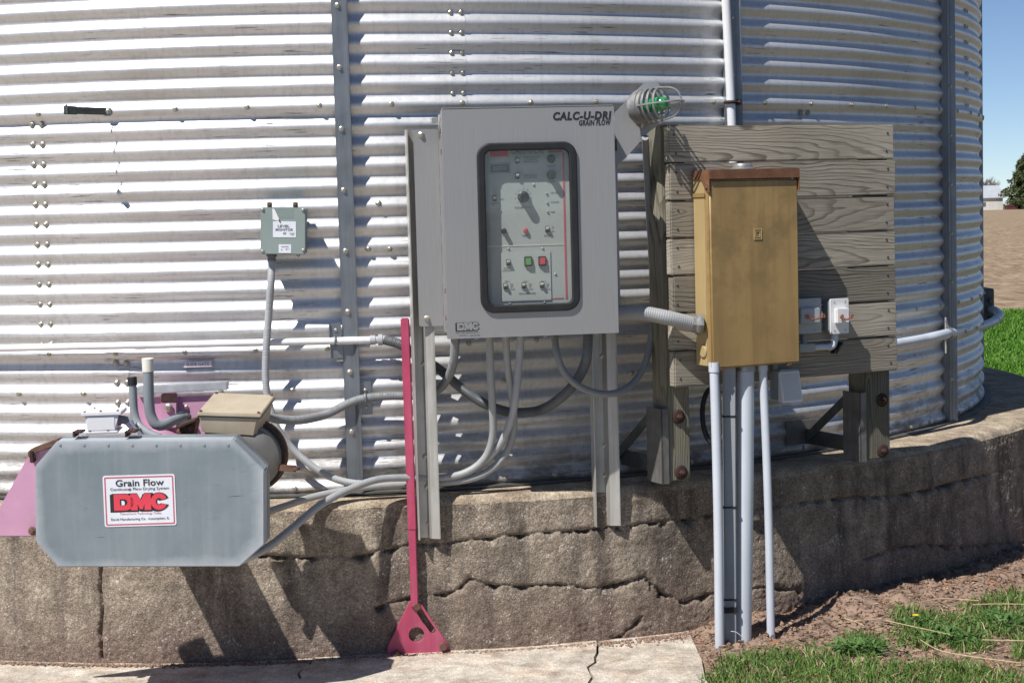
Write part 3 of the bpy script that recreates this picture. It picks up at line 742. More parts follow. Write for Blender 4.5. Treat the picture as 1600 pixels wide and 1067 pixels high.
# front cover: a shallow pan with a folded edge
MB().box(X0-.002, X1+.002, -TD, -TD+.029, Z0, Z1-.03).build('cover', m_tan, tb, .006, seg=3)
# rain hood
MB().prism([(X0-.004, Z1-.028), (X1+.004, Z1-.028), (X1+.004, Z1+.004), (X0-.004, Z1+.004)], -TD-.008, -TD-.002).box(X0-.004, X1+.004, -TD-.002, -.002, Z1-.004, Z1+.004).build('hood', m_hood, tb, .0015)
MB().add([(X0-.0045, -TD-.006, Z1), (X0-.0045, -TD-.006, Z1-.072), (X0-.0045, -TD+.012, Z1-.070), (X0-.0045, -TD+.03, Z1-.05), (X0-.0045, -TD+.048, Z1-.028), (X0-.0045, -.004, Z1-.026), (X0-.0045, -.004, Z1)], [(0, 1, 2, 3, 4, 5, 6)]).build('hood_side', m_hood, tb)
MB().prism([(X1+.002, Z1), (X1+.0045, Z1), (X1+.0045, Z1-.07), (X1+.002, Z1-.07)], -TD-.006, -TD+.03).build('hood_side', m_hood, tb)
put_bolt(tb, Vector((X0-.005, -TD+.012, Z1-.055)), (-1, 0, 0), RBOLT, 'screw', .6)
MB().box(X0-.0035, X0-.001, -TD+.03, -.004, Z1-.085, Z1-.072).build('seam_strip', m_tan, tb)
# embossed square mark: two nested squares and a D
cx, cz = (lambda v: (v.x, v.z))(fbd.pix(1184, 366, -TD)); a = .0155
def sq(r, t): return [[(cx-r, cz-r*1.15), (cx+r, cz-r*1.15), (cx+r, cz+r*1.15), (cx-r, cz+r*1.15)], [(cx-r+t, cz-r*1.15+t), (cx+r-t, cz-r*1.15+t), (cx+r-t, cz+r*1.15-t), (cx-r+t, cz+r*1.15-t)]]
flat_part('emblem', sq(a, .003), -TD, .002, m_tan_lit, tb)
flat_part('emblem', sq(a*.6, .0022), -TD, .002, m_tan_lit, tb)
# round hub on top
hp_ = fbd.pix(1160, 262, -TD*.5)
hub = MB().lathe([(.044, 0), (.044, .004), (.034, .006), (.034, .012), (.031, .018), (.02, .020)], (hp_.x, -TD*.5, Z1+.004), (0, 0, 1), 24).build('top_hub', m_cast, tb)
# lever / knockout at the lower left
MB().lathe([(.021, 0), (.021, .003), (.018, .005)], (X0-.001, -TD*.5, Z0+.055), (-1, 0, 0), 20).build('knockout_cap', m_tan_lit, tb, 0, 30)
MB().box(X0+.03, X0+.045, -TD-.002, -TD+.01, Z0-.006, Z0+.003).box(X1-.05, X1-.035, -TD-.002, -TD+.01, Z0-.006, Z0+.003).build('cover_clip', m_rustl, tb)

# ------------------------------------------------------------------ upright conduits under the tan box
def wz(fr, px, py, dy): return fr.m @ fr.pix(px, py, dy)
def up_pipe(name, label, cat, pxt, pyt, pxb, pyb, wpx, dy, mat, hub_=True, group=None):
    p0 = wz(fbd, pxt, pyt, dy); Yb = p0.y-.02
    p1 = P(pxb, pyb, Yb)
    r = wpx/2*p0.y/FPX
    t = thing(name, label, cat, loc=p1, group=group)
    mid = p0.lerp(p1, .5)+Vector((.004, 0, 0)); p1 = p1-Vector((0, 0, .12))
    MB().tube([p0-t.location, mid-t.location, p1-t.location], r, 18, None, .05).build('pipe', mat, t)
    if hub_: MB().lathe([(r*1.18, -.03), (r*1.18, .002), (r*1.02, .004)], p0-t.location, (p1-p0).normalized(), 18).build('collar', m_pvc if hub_ == 1 else m_cast, t)
    return t, p0, p1, r
up_pipe('upright_conduit', 'slim pale grey pipe nearest the lever side under the tan box, standing in front', 'conduit', 1116, 580, 1124, 1018, 15, -TD+.015, m_pvc)
t, p0, p1, r = up_pipe('upright_conduit', 'thick pale grey pipe half in shade, fattest of the pipes under the tan box', 'conduit', 1165, 578, 1159, 992, 27, -TD*.55, m_pvc, 2)
up_pipe('upright_conduit', 'thin pale pipe standing apart from the others, rightmost under the tan box', 'conduit', 1192, 578, 1205, 1004, 13, -TD*.75, m_pvc)
pa = wz(fbd, 1139, 572, -TD*.6); pb = P(1140, 1000, pa.y-.02)
t = thing('wire_duct', 'flat square grey wire duct with black ties between two round pipes', 'wire duct', loc=(pb.x, pb.y, 0))
pa -= t.location; pb -= t.location; mb = MB().bar(pa, pb-Vector((0, 0, .1)), .041, .036, (0, 1, 0)); mb.build('duct', m_pvcd if 0 else M('duct_grey', (.33, .35, .37), .5, 0, .08, 6, streak=(20, .4, (.22, .21, .2))), t, .003)
for f_, h in ((.18, .003), (.51, .003), (.847, .003), (.885, .010)):
    c = pa.lerp(pb, f_); MB().bar(c+Vector((0, 0, h)), c-Vector((0, 0, h)), .045, .040, (0, 1, 0)).build('cable_tie', m_rubber, t, .001)
# little wire hoop and a thin tan cord running beside the duct
hollow('thin_cord', 'thin tan cord hanging down between the front pipe and the square duct', 'cord', [P(1125, 600, pa.y+t.location.y-.03), P(1126, 750, pa.y+t.location.y-.03), P(1128, 900, pa.y+t.location.y-.04), P(1131, 1000, pa.y+t.location.y-.05)], .0035, M('cord_tan', (.35, .29, .22), .8))
hollow('wire_hoop', 'small loose pale wire bent over at the foot of the square duct', 'wire', [P(1142, 986, 5.5), P(1150, 987, 5.5), P(1160, 995, 5.5), P(1164, 1003, 5.5)], .0012, m_pvc)
# coil of black hose behind the pipes
cc = P(1116, 650, 5.98)
hollow('black_hose_coil', 'black hose loop half hidden behind the pipes under the tan box', 'hose', [cc+Vector((.045*math.cos(a)*.9, .02*math.sin(a), .095*math.sin(a))) for a in np.linspace(.9, 5.6, 14)], .009, m_rubber)

# ------------------------------------------------------------------ weatherproof switch boxes on the planks
def switch_box(px0, py0, px1, py1, label, white, d):
    x0, x1, z0, z1 = fbd.rect(px0, py0, px1, py1, -d); t = thing('switch_box', label, 'switch box', fbd, group='weatherproof switch boxes')
    mt = white; cx, cz = (x0+x1)/2, (z0+z1)/2; w_, h_ = x1-x0, z1-z0
    MB().box(x0+.004, x1-.004, -d+.006, -.0045, z0+.006, z1-.006).build('box', m_pvcd, t, .003)
    flat_part('cover_plate', [rrect(x0, x1, z0, z1, .004)], -d+.006, .006, mt, t, .001)
    zc0, zc1 = cz-h_*.20, cz+h_*.24
    MB().prism([(cx-w_*.33, zc0), (cx+w_*.36, zc0), (cx+w_*.36, zc1), (cx-w_*.33, zc1)], -d-.020, -d).build('raised_body', mt, t, .003)
    for sx in (-.3, .3):
        for sz in (-.40, .42): put_bolt(t, Vector((cx+sx*w_, -d, cz+sz*h_)), (0, -1, 0), SCREW, 'screw', .45)
    MB().lathe([(.010, 0), (.010, .004)], (cx+w_*.42, -d-.010, cz+h_*.03), (.4, -1, 0), 14).build('pivot_ear', mt, t, .001)
    lv = MB().tube([(cx-w_*.12, -d-.022, cz-.002), (cx+w_*.06, -d-.032, cz-.010), (cx+w_*.30, -d-.030, cz-.006), (cx+w_*.42, -d-.026, cz-.001)], .0030, 8, None, .004)
    lv.tube([Vector((cx-w_*.12, -d-.024, cz))+Vector((.0055*math.cos(a), -.0015, .0055*math.sin(a))) for a in np.linspace(0, 6.28, 10)[:-1]], .0026, 8, None, .003, True)
    lv.tube([Vector((cx+w_*.42, -d-.026, cz))+Vector((.0055*math.cos(a), -.0015, .0055*math.sin(a))) for a in np.linspace(0, 6.28, 10)[:-1]], .0024, 8, None, .003, True)
    lv.build('lever', m_copper, t); return t
switch_box(1238, 467, 1283, 521, 'grey weatherproof switch box with a copper lever in shade against the tan box', M('switch_grey', (.42, .44, .45), .5, 0, .06, 8), .05)
switch_box(1298, 467, 1326, 521, 'white weatherproof switch box with a copper lever, out in the sun', m_white, .058)
# conduit fitting under them
t = thing('conduit_fitting', 'grey conduit body and elbow joining the switch boxes below the copper levers', 'conduit fitting', fbd)
a0_ = fbd.pix(1245, 544, -.028); a1_ = fbd.pix(1271, 543, -.028); a2_ = fbd.pix(1293, 542, -.028); a3_ = fbd.pix(1301, 541, -.028); a4_ = fbd.pix(1304, 522, -.028)
MB().bar(a0_, a1_, .03, .030).build('conduit_body', M('fitting_grey', (.36, .37, .36), .5, 0, .06, 8), t, .003)
MB().tube([a1_-Vector((.004, 0, 0)), a2_], .0105, 14).build('pipe', m_pvc, t)
MB().tube([a2_, a3_-Vector((.004, 0, 0)), a3_+Vector((.006, 0, .012)), a4_+Vector((.004, 0, .02))], .0125, 14, None, .004).build('elbow', m_pvc, t)
MB().prism([(a3_.x+.002, a3_.z-.024), (a3_.x+.006, a3_.z-.026), (a3_.x+.034, a3_.z+.012), (a3_.x+.030, a3_.z+.014)], -.046, -.010).build('elbow_cover', m_rubber, t)
MB().cyl(fbd.pix(1256, 545, -.028), fbd.pix(1256, 520, -.028), .011).build('pipe', m_pvcd, t)
# outlet with a sloping lid under the board
t = thing('outlet_box', 'pale outlet box with a sloping lid hanging just below the planks', 'outlet box', fbd)
x0, x1, z0, z1 = fbd.rect(1219, 580, 1251, 628, -.05)
MB().box(x0-.01, x1-.008, -.035, .0, z0+.01, z1+.004).build('box', m_pvcd, t, .003)
MB().add([(x0, -.035, z1), (x1, -.035, z1), (x1, -.045, z1), (x0, -.045, z1), (x0, -.035, z0), (x1, -.035, z0), (x1, -.066, z0), (x0, -.066, z0)], [(0, 1, 2, 3), (4, 7, 6, 5), (3, 2, 6, 7), (0, 3, 7, 4), (1, 5, 6, 2), (0, 4, 5, 1)]).build('lid', m_white, t, .003)
MB().add([(x0+.006, -.0475, z1-.007), (x1-.006, -.0475, z1-.007), (x1-.006, -.0655, z0+.007), (x0+.006, -.0655, z0+.007), (x0+.006, -.044, z1-.007), (x1-.006, -.044, z1-.007), (x1-.006, -.062, z0+.007), (x0+.006, -.062, z0+.007)], [(0, 1, 2, 3), (7, 6, 5, 4), (0, 4, 5, 1), (1, 5, 6, 2), (2, 6, 7, 3), (3, 7, 4, 0)]).build('lid_panel', M('lid_grey', (.58, .58, .57), .5, 0, .05, 6), t, .001)
MB().cyl((x0+.004, -.04, z1+.004), (x1-.004, -.04, z1+.004), .005).build('hinge', m_pvcd, t)
hollow('outlet_pipe', 'short grey pipe behind the outlet box rising to the planks', 'conduit', [fbd.m @ Vector((x0+.004, -.015, z1)), fbd.m @ Vector((x0+.004, -.015, z1+.06))], .011, m_pvcd)

# ================================================================== PANEL RAILS
FY = R_(11)
frl = Fr(661, 600, 5.765, FY)
def rail(fr, rc_, label, pyt, pyb, pxm, xl, xr_, bolts):
    t = thing('mounting_rail', label, 'steel rail', fr, group='upright rails behind the control box')
    a = fr.pix(xl, 700, 0).x; b = fr.pix(xr_, 700, 0).x; z1 = fr.pix(pxm-8, pyt, 0).z; z0 = fr.pix(pxm+14, pyb, 0).z; w_ = b-a
    # hat section: outer flange edge, recessed web, folded bright side
    sec = [(a, .042), (a, -.004), (a+.004, -.004), (a+.004, .030), (a+.012, .034), (a+w_*.50, .034), (a+w_*.62, .008), (b-.004, -.002), (b-.003, -.004), (b, -.004), (b, .042)]
    n = len(sec); mb = MB()
    inner = [(x+(.003 if i < 2 else (-.003 if i > n-3 else 0)), y+.003) for i, (x, y) in enumerate(sec)]
    inner = list(reversed(inner)); poly = sec+inner; m = len(poly)
    vs = [(x, y, z0) for x, y in poly]+[(x, y, z1) for x, y in poly]; fs = [(i, (i+1) % m, (i+1) % m+m, i+m) for i in range(m)]
    for i in range(n-1): fs.append((i, i+1, m-2-i, m-1-i)); fs.append(tuple(q+m for q in (i, i+1, m-2-i, m-1-i)))
    mb.add(vs, fs).build('channel', m_rail, t, 0, 30)
    for px, py in bolts: put_bolt(t, fr.pix(px, py, .034), (0, -1, 0), BOLT, 'bolt', 1.)
    return t
rail(frl, None, 'pale metal channel rail standing left behind the control box, next to the crimson bar', 203, 843, 646, 650, 684, [(662, 568), (664.5, 713), (667.5, 760), (670.5, 817)])
frr = Fr(0, 0, 0, FY, o=frl.m @ Vector((frl.pix(948, 650, 0).x, 0, 0)))
rail(frr, None, 'stained metal channel rail standing right under the control box', 300, 822, 934, 928, 967, [(941, 556), (945, 695), (946, 742), (947, 796)])

# ================================================================== CONTROL BOX
fcb = Fr(690, 350, 5.59, R_(8))
cb = thing('control_box', 'stainless steel dryer control box with a rounded window of knobs and switches', 'control box', fcb)
X0, X1, Z0, Z1 = fcb.rect(695, 169, 963, 525, 0); DB = .18; LIP = .032
# door: frame with a window opening, folded lip
wx0, wx1, wz0, wz1 = fcb.rect(750, 225, 901, 485, 0)
hole = list(reversed(rrect(wx0+.006, wx1-.006, wz0+.006, wz1-.006, .032, 8)))
flat_part('door', [[(X0, Z0), (X1, Z0), (X1, Z1), (X0, Z1)], hole], .004, .004, m_steel, cb)
MB().box(X0, X0+.002, .0042, LIP, Z0, Z1).box(X1-.002, X1, .0042, LIP, Z0, Z1).box(X0+.0022, X1-.0022, .0042, LIP, Z1-.002, Z1).box(X0+.0022, X1-.0022, .0042, LIP, Z0, Z0+.002).build('door_lip', m_steel_in, cb)
# body as five sheets so that the inside is open to the window
bx0, bx1, bz0, bz1 = X0+.006, X1-.006, Z0+.012, Z1-.008
MB().box(bx0, bx0+.002, LIP+.002, DB, bz0, bz1).box(bx1-.002, bx1, LIP+.002, DB, bz0, bz1).box(bx0+.0022, bx1-.0022, LIP+.002, DB, bz1-.002, bz1).box(bx0+.0022, bx1-.0022, LIP+.002, DB, bz0, bz0+.002).box(bx0+.0022, bx1-.0022, DB-.002, DB, bz0+.0022, bz1-.0022).build('body', m_steel_in, cb)
MB().box(X0+.004, X0+.10, LIP+.004, LIP+.014, Z1+.002, Z1+.006).box(X0+.004, X1-.003, -.001, LIP+.006, Z1+.0025, Z1+.0055).build('drip_edge', m_steel_in, cb)
MB().prism([(X0-.022, Z1-.036), (X0-.001, Z1-.034), (X0-.001, Z1-.018), (X0-.022, Z1-.020)], .10, .15).build('top_clip', m_steel_in, cb)
# mounting ears with bolts
ez1, ez0 = fcb.pix(660, 203, DB).z, fcb.pix(667, 510, DB).z
ex0, ex1 = fcb.pix(650, 350, DB-.002).x, bx0-.0005
for a, b in ((ex0, ex1), (bx1+.0005, bx1+.05)):
    MB().prism(rrect(a, b, ez0, ez1, .008), DB-.004, DB-.0005).build('mounting_ear', m_steel_in, cb, .0008)
put_bolt(cb, fcb.pix(658, 211, DB-.004), (0, -1, 0), BOLT, 'bolt', 1.15); put_bolt(cb, fcb.pix(667, 498, DB-.004), (0, -1, 0), BOLT, 'bolt', 1.15)
for zz in (.08, .17, .78, .9):
    MB().cyl((X0+.001, LIP+.006, Z1-(Z1-Z0)*zz), (X0+.001, LIP+.006, Z1-(Z1-Z0)*(zz+.022)), .004, None, 10).build('hinge_knuckle', m_rustl, cb)
for px in (742, 790, 850, 930): MB().box(fcb.pix(px, 530).x, fcb.pix(px, 530).x+.012, .004, .02, Z0-.006, Z0-.0005).build('door_clamp', m_steel_in, cb, .001)
# gasket
flat_part('gasket', [rrect(wx0, wx1, wz0, wz1, .040, 10), list(reversed(rrect(wx0+.0155, wx1-.0155, wz0+.0155, wz1-.0155, .026, 10)))], .006, .017, m_rubber, cb, .005)
MB().box(wx0+.012, wx1-.012, .0005, .003, wz0+.012, wz1-.012).build('window_pane', m_glass, cb)
# instrument panel, set back behind the pane
PD = .037
MB().box(bx0+.004, bx1-.004, PD, PD+.003, bz0+.01, bz1-.01).build('instrument_panel', m_panel, cb)
def R4(x0, y0, x1, y1, dy): return fcb.rect(x0, y0, x1, y1, dy)
def plate(name, rect, y, th, mat, bev=0):
    a, b, c, d = rect; return MB().box(a, b, y-th, y, c, d).build(name, mat, cb, bev)
lower = R4(783, 394, 861, 470, PD-.004)
plate('switch_plate', lower, PD, .004, m_panel2, .0008)
plate('divider_strip', R4(760, 382.5, 882, 384.5, PD), PD-.0005, .0008, m_cream)
plate('red_line', R4(881, 238, 884, 467, PD), PD-.0005, .0008, m_redl); plate('red_line', R4(856, 236, 880.6, 238.4, PD), PD-.0005, .0008, m_redl)
plate('red_line', R4(862, 465.5, 880.6, 467, PD), PD-.0005, .0008, m_redl); plate('red_line', R4(755, 239, 763, 241, PD), PD-.0005, .0008, m_redl); plate('red_line', R4(757, 241.4, 758.4, 260, PD), PD-.0005, .0008, m_redl)
plate('brand_plate', R4(766, 234, 794, 245, PD), PD-.0005, .0012, m_redp)
text_part(fcb, 'DMC', (768, 235.5, 792, 243.5), PD-.002, m_redl, cb, .05)
text_part(fcb, 'CALC-U-DRI', (799, 232.5, 850, 240.5), PD-.001, m_grey, cb, .0, .15)
f1 = R4(764, 254.5, 798, 271.5, PD); f2 = R4(766, 256.5, 796, 269.5, PD)
flat_part('display_frame', [[(f1[0], f1[2]), (f1[1], f1[2]), (f1[1], f1[3]), (f1[0], f1[3])], [(f2[0], f2[2]), (f2[0], f2[3]), (f2[1], f2[3]), (f2[1], f2[2])]], PD-.0005, .001, m_lgrey, cb)
plate('display', R4(767, 257.5, 795, 269, PD), PD-.0005, .002, m_knob, .0005); plate('display_glass', R4(769.5, 259.5, 792.5, 267, PD), PD-.003, .0005, m_lcd)
def knob(px, py, r, h, pointer=None, mat=m_knob):
    c = fcb.pix(px, py, PD); o = MB().lathe([(r*1.08, 0), (r*1.08, h*.25), (r*.9, h*.32), (r*.82, h*.92), (r*.7, h)], c, (0, -1, 0), 20).build('knob', mat, cb, 0, 30)
    if pointer is not None:
        d = Vector((math.cos(pointer), 0, math.sin(pointer))); e = c+d*r*.85+Vector((0, -h*.34, 0))
        MB().lathe([(.0016, 0), (.0016, .0012)], e, (0, -1, 0), 8).build('pointer', m_cream, o)
    return o
knob(861, 249, .0125, .028); knob(861, 274, .0135, .030); knob(817.5, 308, .0175, .034, math.pi, m_knob); knob(787, 361, .0085, .020); 
c = fcb.pix(821, 360, PD); MB().lathe([(.0075, 0), (.0075, .008), (.005, .011)], c, (0, -1, 0), 16).build('red_knob', m_redb, cb)
for k in range(9):
    a = R_(-40+k*32.5); c = fcb.pix(817.5, 308, PD); e = c+Vector((math.cos(a), 0, math.sin(a)))*.0235
    MB().bar(e+Vector((0, -.0007, 0)), e+Vector((math.cos(a)*.005, -.0007, math.sin(a)*.005)), .0011, .0006, (0, 1, 0)).build('scale_tick', m_grey, cb)
def toggle(px, py, y=None):
    y = PD if y is None else y; c = fcb.pix(px, py, y)
    o = MB().box(c.x-.0065, c.x+.0065, y-.005, y, c.z-.010, c.z+.009).build('toggle_switch', m_knob, cb, .001)
    MB().add([(c.x-.0055, y-.005, c.z-.003), (c.x+.0055, y-.005, c.z-.003), (c.x+.0055, y-.005, c.z+.007), (c.x-.0055, y-.005, c.z+.007), (c.x-.0045, y-.014, c.z+.001), (c.x+.0045, y-.014, c.z+.001), (c.x+.0045, y-.014, c.z+.006), (c.x-.0045, y-.014, c.z+.006)], [(0, 3, 2, 1), (4, 5, 6, 7), (0, 1, 5, 4), (1, 2, 6, 5), (2, 3, 7, 6), (3, 0, 4, 7)]).build('paddle', m_cream, o, .0008)
for px, py in ((808, 251), (808, 275), (772.5, 310), (855, 358)): toggle(px, py)
for px, py in ((794, 410), (789.5, 447), (818, 446), (846.5, 445)): toggle(px, py, PD-.004)
for px, py, m in ((825, 408.5, m_green), (847, 408, m_redb)):
    y = PD-.004; c = fcb.pix(px, py, y)
    o = MB().box(c.x-.0125, c.x+.0125, y-.008, y, c.z-.0155, c.z+.0155).build('push_button', m_knob, cb, .0015)
    MB().box(c.x-.0095, c.x+.0095, y-.013, y-.0082, c.z-.0115, c.z+.0115).build('button_cap', m, o, .0015)
for px, py in ((854, 302.5), (855, 317), (855.5, 331)):
    c = fcb.pix(px, py, PD); MB().lathe([(.0038, 0), (.0038, .003), (.002, .005)], c, (0, -1, 0), 12).build('indicator_lamp', m_lgrey, cb)
for px, py in ((781, 290), (834, 289), (771, 320), (781.5, 329), (794.5, 389), (848, 388.5), (868, 428.5), (797, 474), (851, 472)):
    put_bolt(cb, fcb.pix(px, py, PD), (0, -1, 0), SCREW, 'screw', .75)
# small print on the panel
def tiny(s, box, dy=PD-.001): text_part(fcb, s, box, dy, m_grey, cb, 0)
tiny('DRYER CONTROL', (818, 245, 843, 247.5)); tiny('AUTO OPERATE', (818, 248.5, 839, 251)); tiny('MANUAL OFF', (818, 252, 841, 254.5))
tiny('DRYER MONITOR', (818, 273, 839, 275.5)); tiny('CYCLE MONITOR', (818, 276.5, 839, 279))
tiny('TEMPERATURE', (855, 258.5, 868, 260.3)); tiny('MOISTURE', (855, 283, 868, 285))
tiny('MOISTURE CONTROL', (804, 323, 831, 325.2)); tiny('LOW TEMP', (860, 300, 873, 302)); tiny('CYCLE ON', (860, 314.5, 873, 316.5)); tiny('POWER', (860, 330, 867, 332))
tiny('RESET', (816, 367, 826, 369)); tiny('POWER', (850, 367, 860, 369)); tiny('ON', (862, 354, 865, 356)); tiny('OFF', (862, 360, 865.5, 362)); tiny('MANUAL', (768, 317, 780, 319)); tiny('AUTO', (780, 310, 787, 312))
for px in (797, 826, 853):
    tiny('AUTO', (px, 443, px+5, 444.6), PD-.005); tiny('OFF', (px, 446.5, px+4, 448), PD-.005); tiny('MANUAL', (px, 450.5, px+7, 452), PD-.005); tiny('NO. %d' % ((797, 826, 853).index(px)+1), (px-8, 438.5, px-1, 440.3), PD-.005)
tiny('FANS AND BURNERS', (811, 457, 837, 459), PD-.005); tiny('SYSTEM', (787, 418, 797, 419.6), PD-.005); tiny('SHUTDOWN', (785, 421.5, 799, 423.2), PD-.005)
# lettering on the door
text_part(fcb, 'CALC-U-DRI', (864, 174.5, 955.5, 188), -.0003, m_black, cb, .052, .16, track=1.14)
text_part(fcb, 'GRAIN FLOW', (904.5, 187.5, 954.5, 196.5), -.0003, m_black, cb, .042, .16, track=1.14)
def logo(fr, box, y, parent, fill, edge, dx=-.0016):
    x0, x1, z0, z1 = fr.rect(*box, y); w_, h_ = x1-x0, z1-z0
    def arc(cx, cy, rx, ry, a0, a1, n=14): return [(cx+rx*math.cos(R_(a0+(a1-a0)*k/n)), cy+ry*math.sin(R_(a0+(a1-a0)*k/n))) for k in range(n+1)]
    def mk(g):   # g: outline growth
        D = [(0-g, 0-g)]+[(.21, 0-g)]+arc(.21, .5, .165+g, .5+g, -90, 90)+[(.0-g, 1+g)]
        Dh = list(reversed([(.115+g*.5, .30+g*.5), (.19, .30+g*.5)]+arc(.19, .5, .065-g*.5, .20-g*.5, -70, 70)+[(.115+g*.5, .70-g*.5)])) if True else None
        Mm = [(.315-g, -g), (.445+g, -g), (.445+g, .38), (.49, .05), (.54, .05), (.575-g, .38), (.575-g, -g), (.70+g, -g), (.70+g, 1+g), (.575, 1+g), (.51, .62), (.44, 1+g), (.315-g, 1+g)]
        Cc = arc(.85, .5, .155+g, .52+g, 22, 338, 22)+[(.925-g*0, .36)]+list(reversed(arc(.85, .5, .062-g*.6, .21-g, 38, 322, 16)))+[(.925, .62)]
        return [[D, Dh] if Dh else [D], [Mm], [Cc]]
    for k, lps in enumerate(mk(.02)):
        for (mat_, yy, g_, ox, oz) in ((edge, y, .045, -.028, -.055), (edge, y-.0006, .04, 0, 0), (fill, y-.0012, 0, 0, 0)):
            L_ = mk(g_)[k]
            flat_part('logo_letter', [[(x0+(a+ox)*w_, z0+(b+oz)*h_) for a, b in lp] for lp in L_], yy, .0005, mat_, parent)
logo(fcb, (714, 504, 748, 516), -.0003, cb, m_steel, m_black)
text_part(fcb, 'DMC  Flight Cleaning System', (712, 518.5, 748, 520.5), -.0003, m_grey, cb, 0, .2); text_part(fcb, 'ASSUMPTION, IL', (717, 523.2, 731, 524.6), -.0003, m_grey, cb); text_part(fcb, 'MODEL CONTROL', (734, 523, 750, 524.4), -.0003, m_grey, cb)

# ================================================================== BEACON on its plate
fbe = Fr(1000, 180, 5.84, R_(3))
be = thing('beacon_light', 'caged warning beacon with a green lens on an angled steel plate', 'beacon', fbe)
flat_part('mounting_plate', [fp(fbe, [(960, 177), (1006, 130), (1027, 129), (1036, 140), (1036, 190), (1012, 208), (978, 247), (960, 262)], 0)], .003, .003, m_steel, be)
ax = (Vector((.62, -.74, .13))).normalized(); b0 = fbe.pix(1000, 168, -.030)
axl = (fbe.r @ Vector((.80, -.59, .085))).normalized()
MB().lathe([(.046, -.022), (.056, -.004), (.057, .0), (.057, .013), (.053, .016), (.053, .026), (.048, .029)], b0, axl, 28).build('base', m_cast, be, 0, 30)
e1 = Vector((0, 0, 1)); e1 = (e1-axl*e1.dot(axl)).normalized(); e2 = axl.cross(e1)
def ring(c, r, t=.0032, n=26): return [c+(e1*math.cos(2*math.pi*k/n)+e2*math.sin(2*math.pi*k/n))*r for k in range(n)]
mb = MB()
for h, r, t in ((.040, .053, .0045), (.060, .0525, .0045), (.082, .051, .0042)): mb.tube(ring(b0+axl*h, r), t, 6, None, .008, True)
for k in range(4):
    a = k*math.pi/2; d = e1*math.cos(a)+e2*math.sin(a)
    mb.tube([b0+d*.054+axl*.022, b0+d*.053+axl*.08, b0+d*.047+axl*.122, b0+d*.030+axl*.150, b0+axl*.160], .0034, 6, None, .008)
mb.build('guard', m_cast, be)
MB().lathe([(.045, .026), (.047, .075), (.046, .105), (.041, .127), (.029, .143), (.013, .151), (.001, .152)], b0, axl, 24).build('globe', m_globe, be)
MB().lathe([(.022, .03), (.0235, .05), (.0235, .082), (.020, .098), (.012, .106), (.002, .108)], b0, axl, 20).build('green_lens', mg, be)
MB().lathe([(.012, 0), (.012, .02), (.009, .024)], b0-e1*.045+axl*.006, -axl*.3-e1, 10).build('lug', m_cast, be); put_bolt(be, fbe.pix(994, 186, -.0005), (0, -1, 0), BOLT, 'bolt', 1.3)
MB().box(fbe.pix(962, 228, 0).x-.004, fbe.pix(962, 228, 0).x+.004, -.006, 0, fbe.pix(962, 236, 0).z, fbe.pix(962, 218, 0).z).build('latch', m_galvd, be, .001)

# ================================================================== LEVEL MONITOR
flm = Fr(441, 360, 5.77, R_(2.2), R_(2.2))
lm = thing('level_monitor_box', 'small grey green level monitor box with white labels mounted on the corrugated wall', 'monitor box', flm)
x0, x1, z0, z1 = flm.rect(407, 324.5, 477.5, 397.5, 0)
MB().prism(rrect(x0+.002, x1-.002, z0+.002, z1-.002, .005), .018, .10).build('box', m_monitor_d, lm, .001)
MB().prism(rrect(x0, x1, z0, z1, .006), 0, .0175).build('lid', m_monitor, lm, .002)
for px, py in ((406.5, 326.5), (473.5, 325), (409.5, 393), (476, 391)):
    q = flm.pix(px, py, -.0003); q.x = min(max(q.x, x0+.007), x1-.007); q.z = min(max(q.z, z0+.007), z1-.007); put_bolt(lm, q, (0, -1, 0), SCREW, 'screw', 1.)
plate_ = lambda n, r, th, m: MB().box(r[0], r[1], -th, -.0002, r[2], r[3]).build(n, m, lm)
plate_('name_label', flm.rect(426.5, 346, 462.5, 371, 0), .001, m_label); plate_('small_label', flm.rect(435.5, 382, 455, 395.5, 0), .001, m_label)
plate_('faded_patch', flm.rect(426, 324.8, 459, 341, 0), .0004, M('monitor_patch', (.225, .28, .258), .5, 0, .05, 5))
pe = fp(flm, [(425.5, 326), (429, 327), (437, 344), (436, 346), (426, 343)], 0); MB().prism(pe, -.0015, -.0006).build('torn_sticker', m_white, lm)
pe = fp(flm, [(434.5, 343), (437, 343.5), (439, 348), (437.5, 348.5)], 0); MB().prism(pe, -.0025, -.0016).build('torn_tip', m_black, lm)
text_part(flm, 'LEVEL', (434, 351.5, 452.5, 355.5), -.0012, m_grey, lm, .02); text_part(flm, 'MONITOR', (430.5, 357, 458, 361), -.0012, m_grey, lm, .02)
text_part(flm, 'III', (442.5, 363.2, 447, 366.4), -.0012, m_grey, lm, .02); text_part(flm, 'INDUSTRIES', (452, 364, 460, 365.4), -.0012, m_lgrey, lm); text_part(flm, 'MODEL', (454, 366.6, 459.5, 367.8), -.0012, m_lgrey, lm)
text_part(flm, 'MONITOR', (439.5, 384.5, 451, 386.5), -.0012, m_lgrey, lm); text_part(flm, '8', (439.5, 388.6, 441, 391.5), -.0012, m_lgrey, lm); text_part(flm, '120 V', (446, 388.4, 451.5, 390.2), -.0012, m_lgrey, lm)
for px in (421, 461.5):
    q = flm.pix(px, 319.5, .085); MB().box(q.x-.008, q.x+.008, .084, .098, q.z-.018, q.z+.007).build('mounting_tab', m_monitor_d, lm, .001); put_bolt(lm, q+Vector((0, -.002, 0)), (0, -1, 0), RBOLT, 'bolt', .9)
q = flm.pix(424.5, 400, .05); q.z = z0
MB().lathe([(.0175, 0), (.0175, .010), (.014, .012), (.014, .026), (.012, .028)], q+Vector((0, 0, .001)), (0, 0, -1), 16).build('conduit_gland', m_flexd, lm, 0, 30)
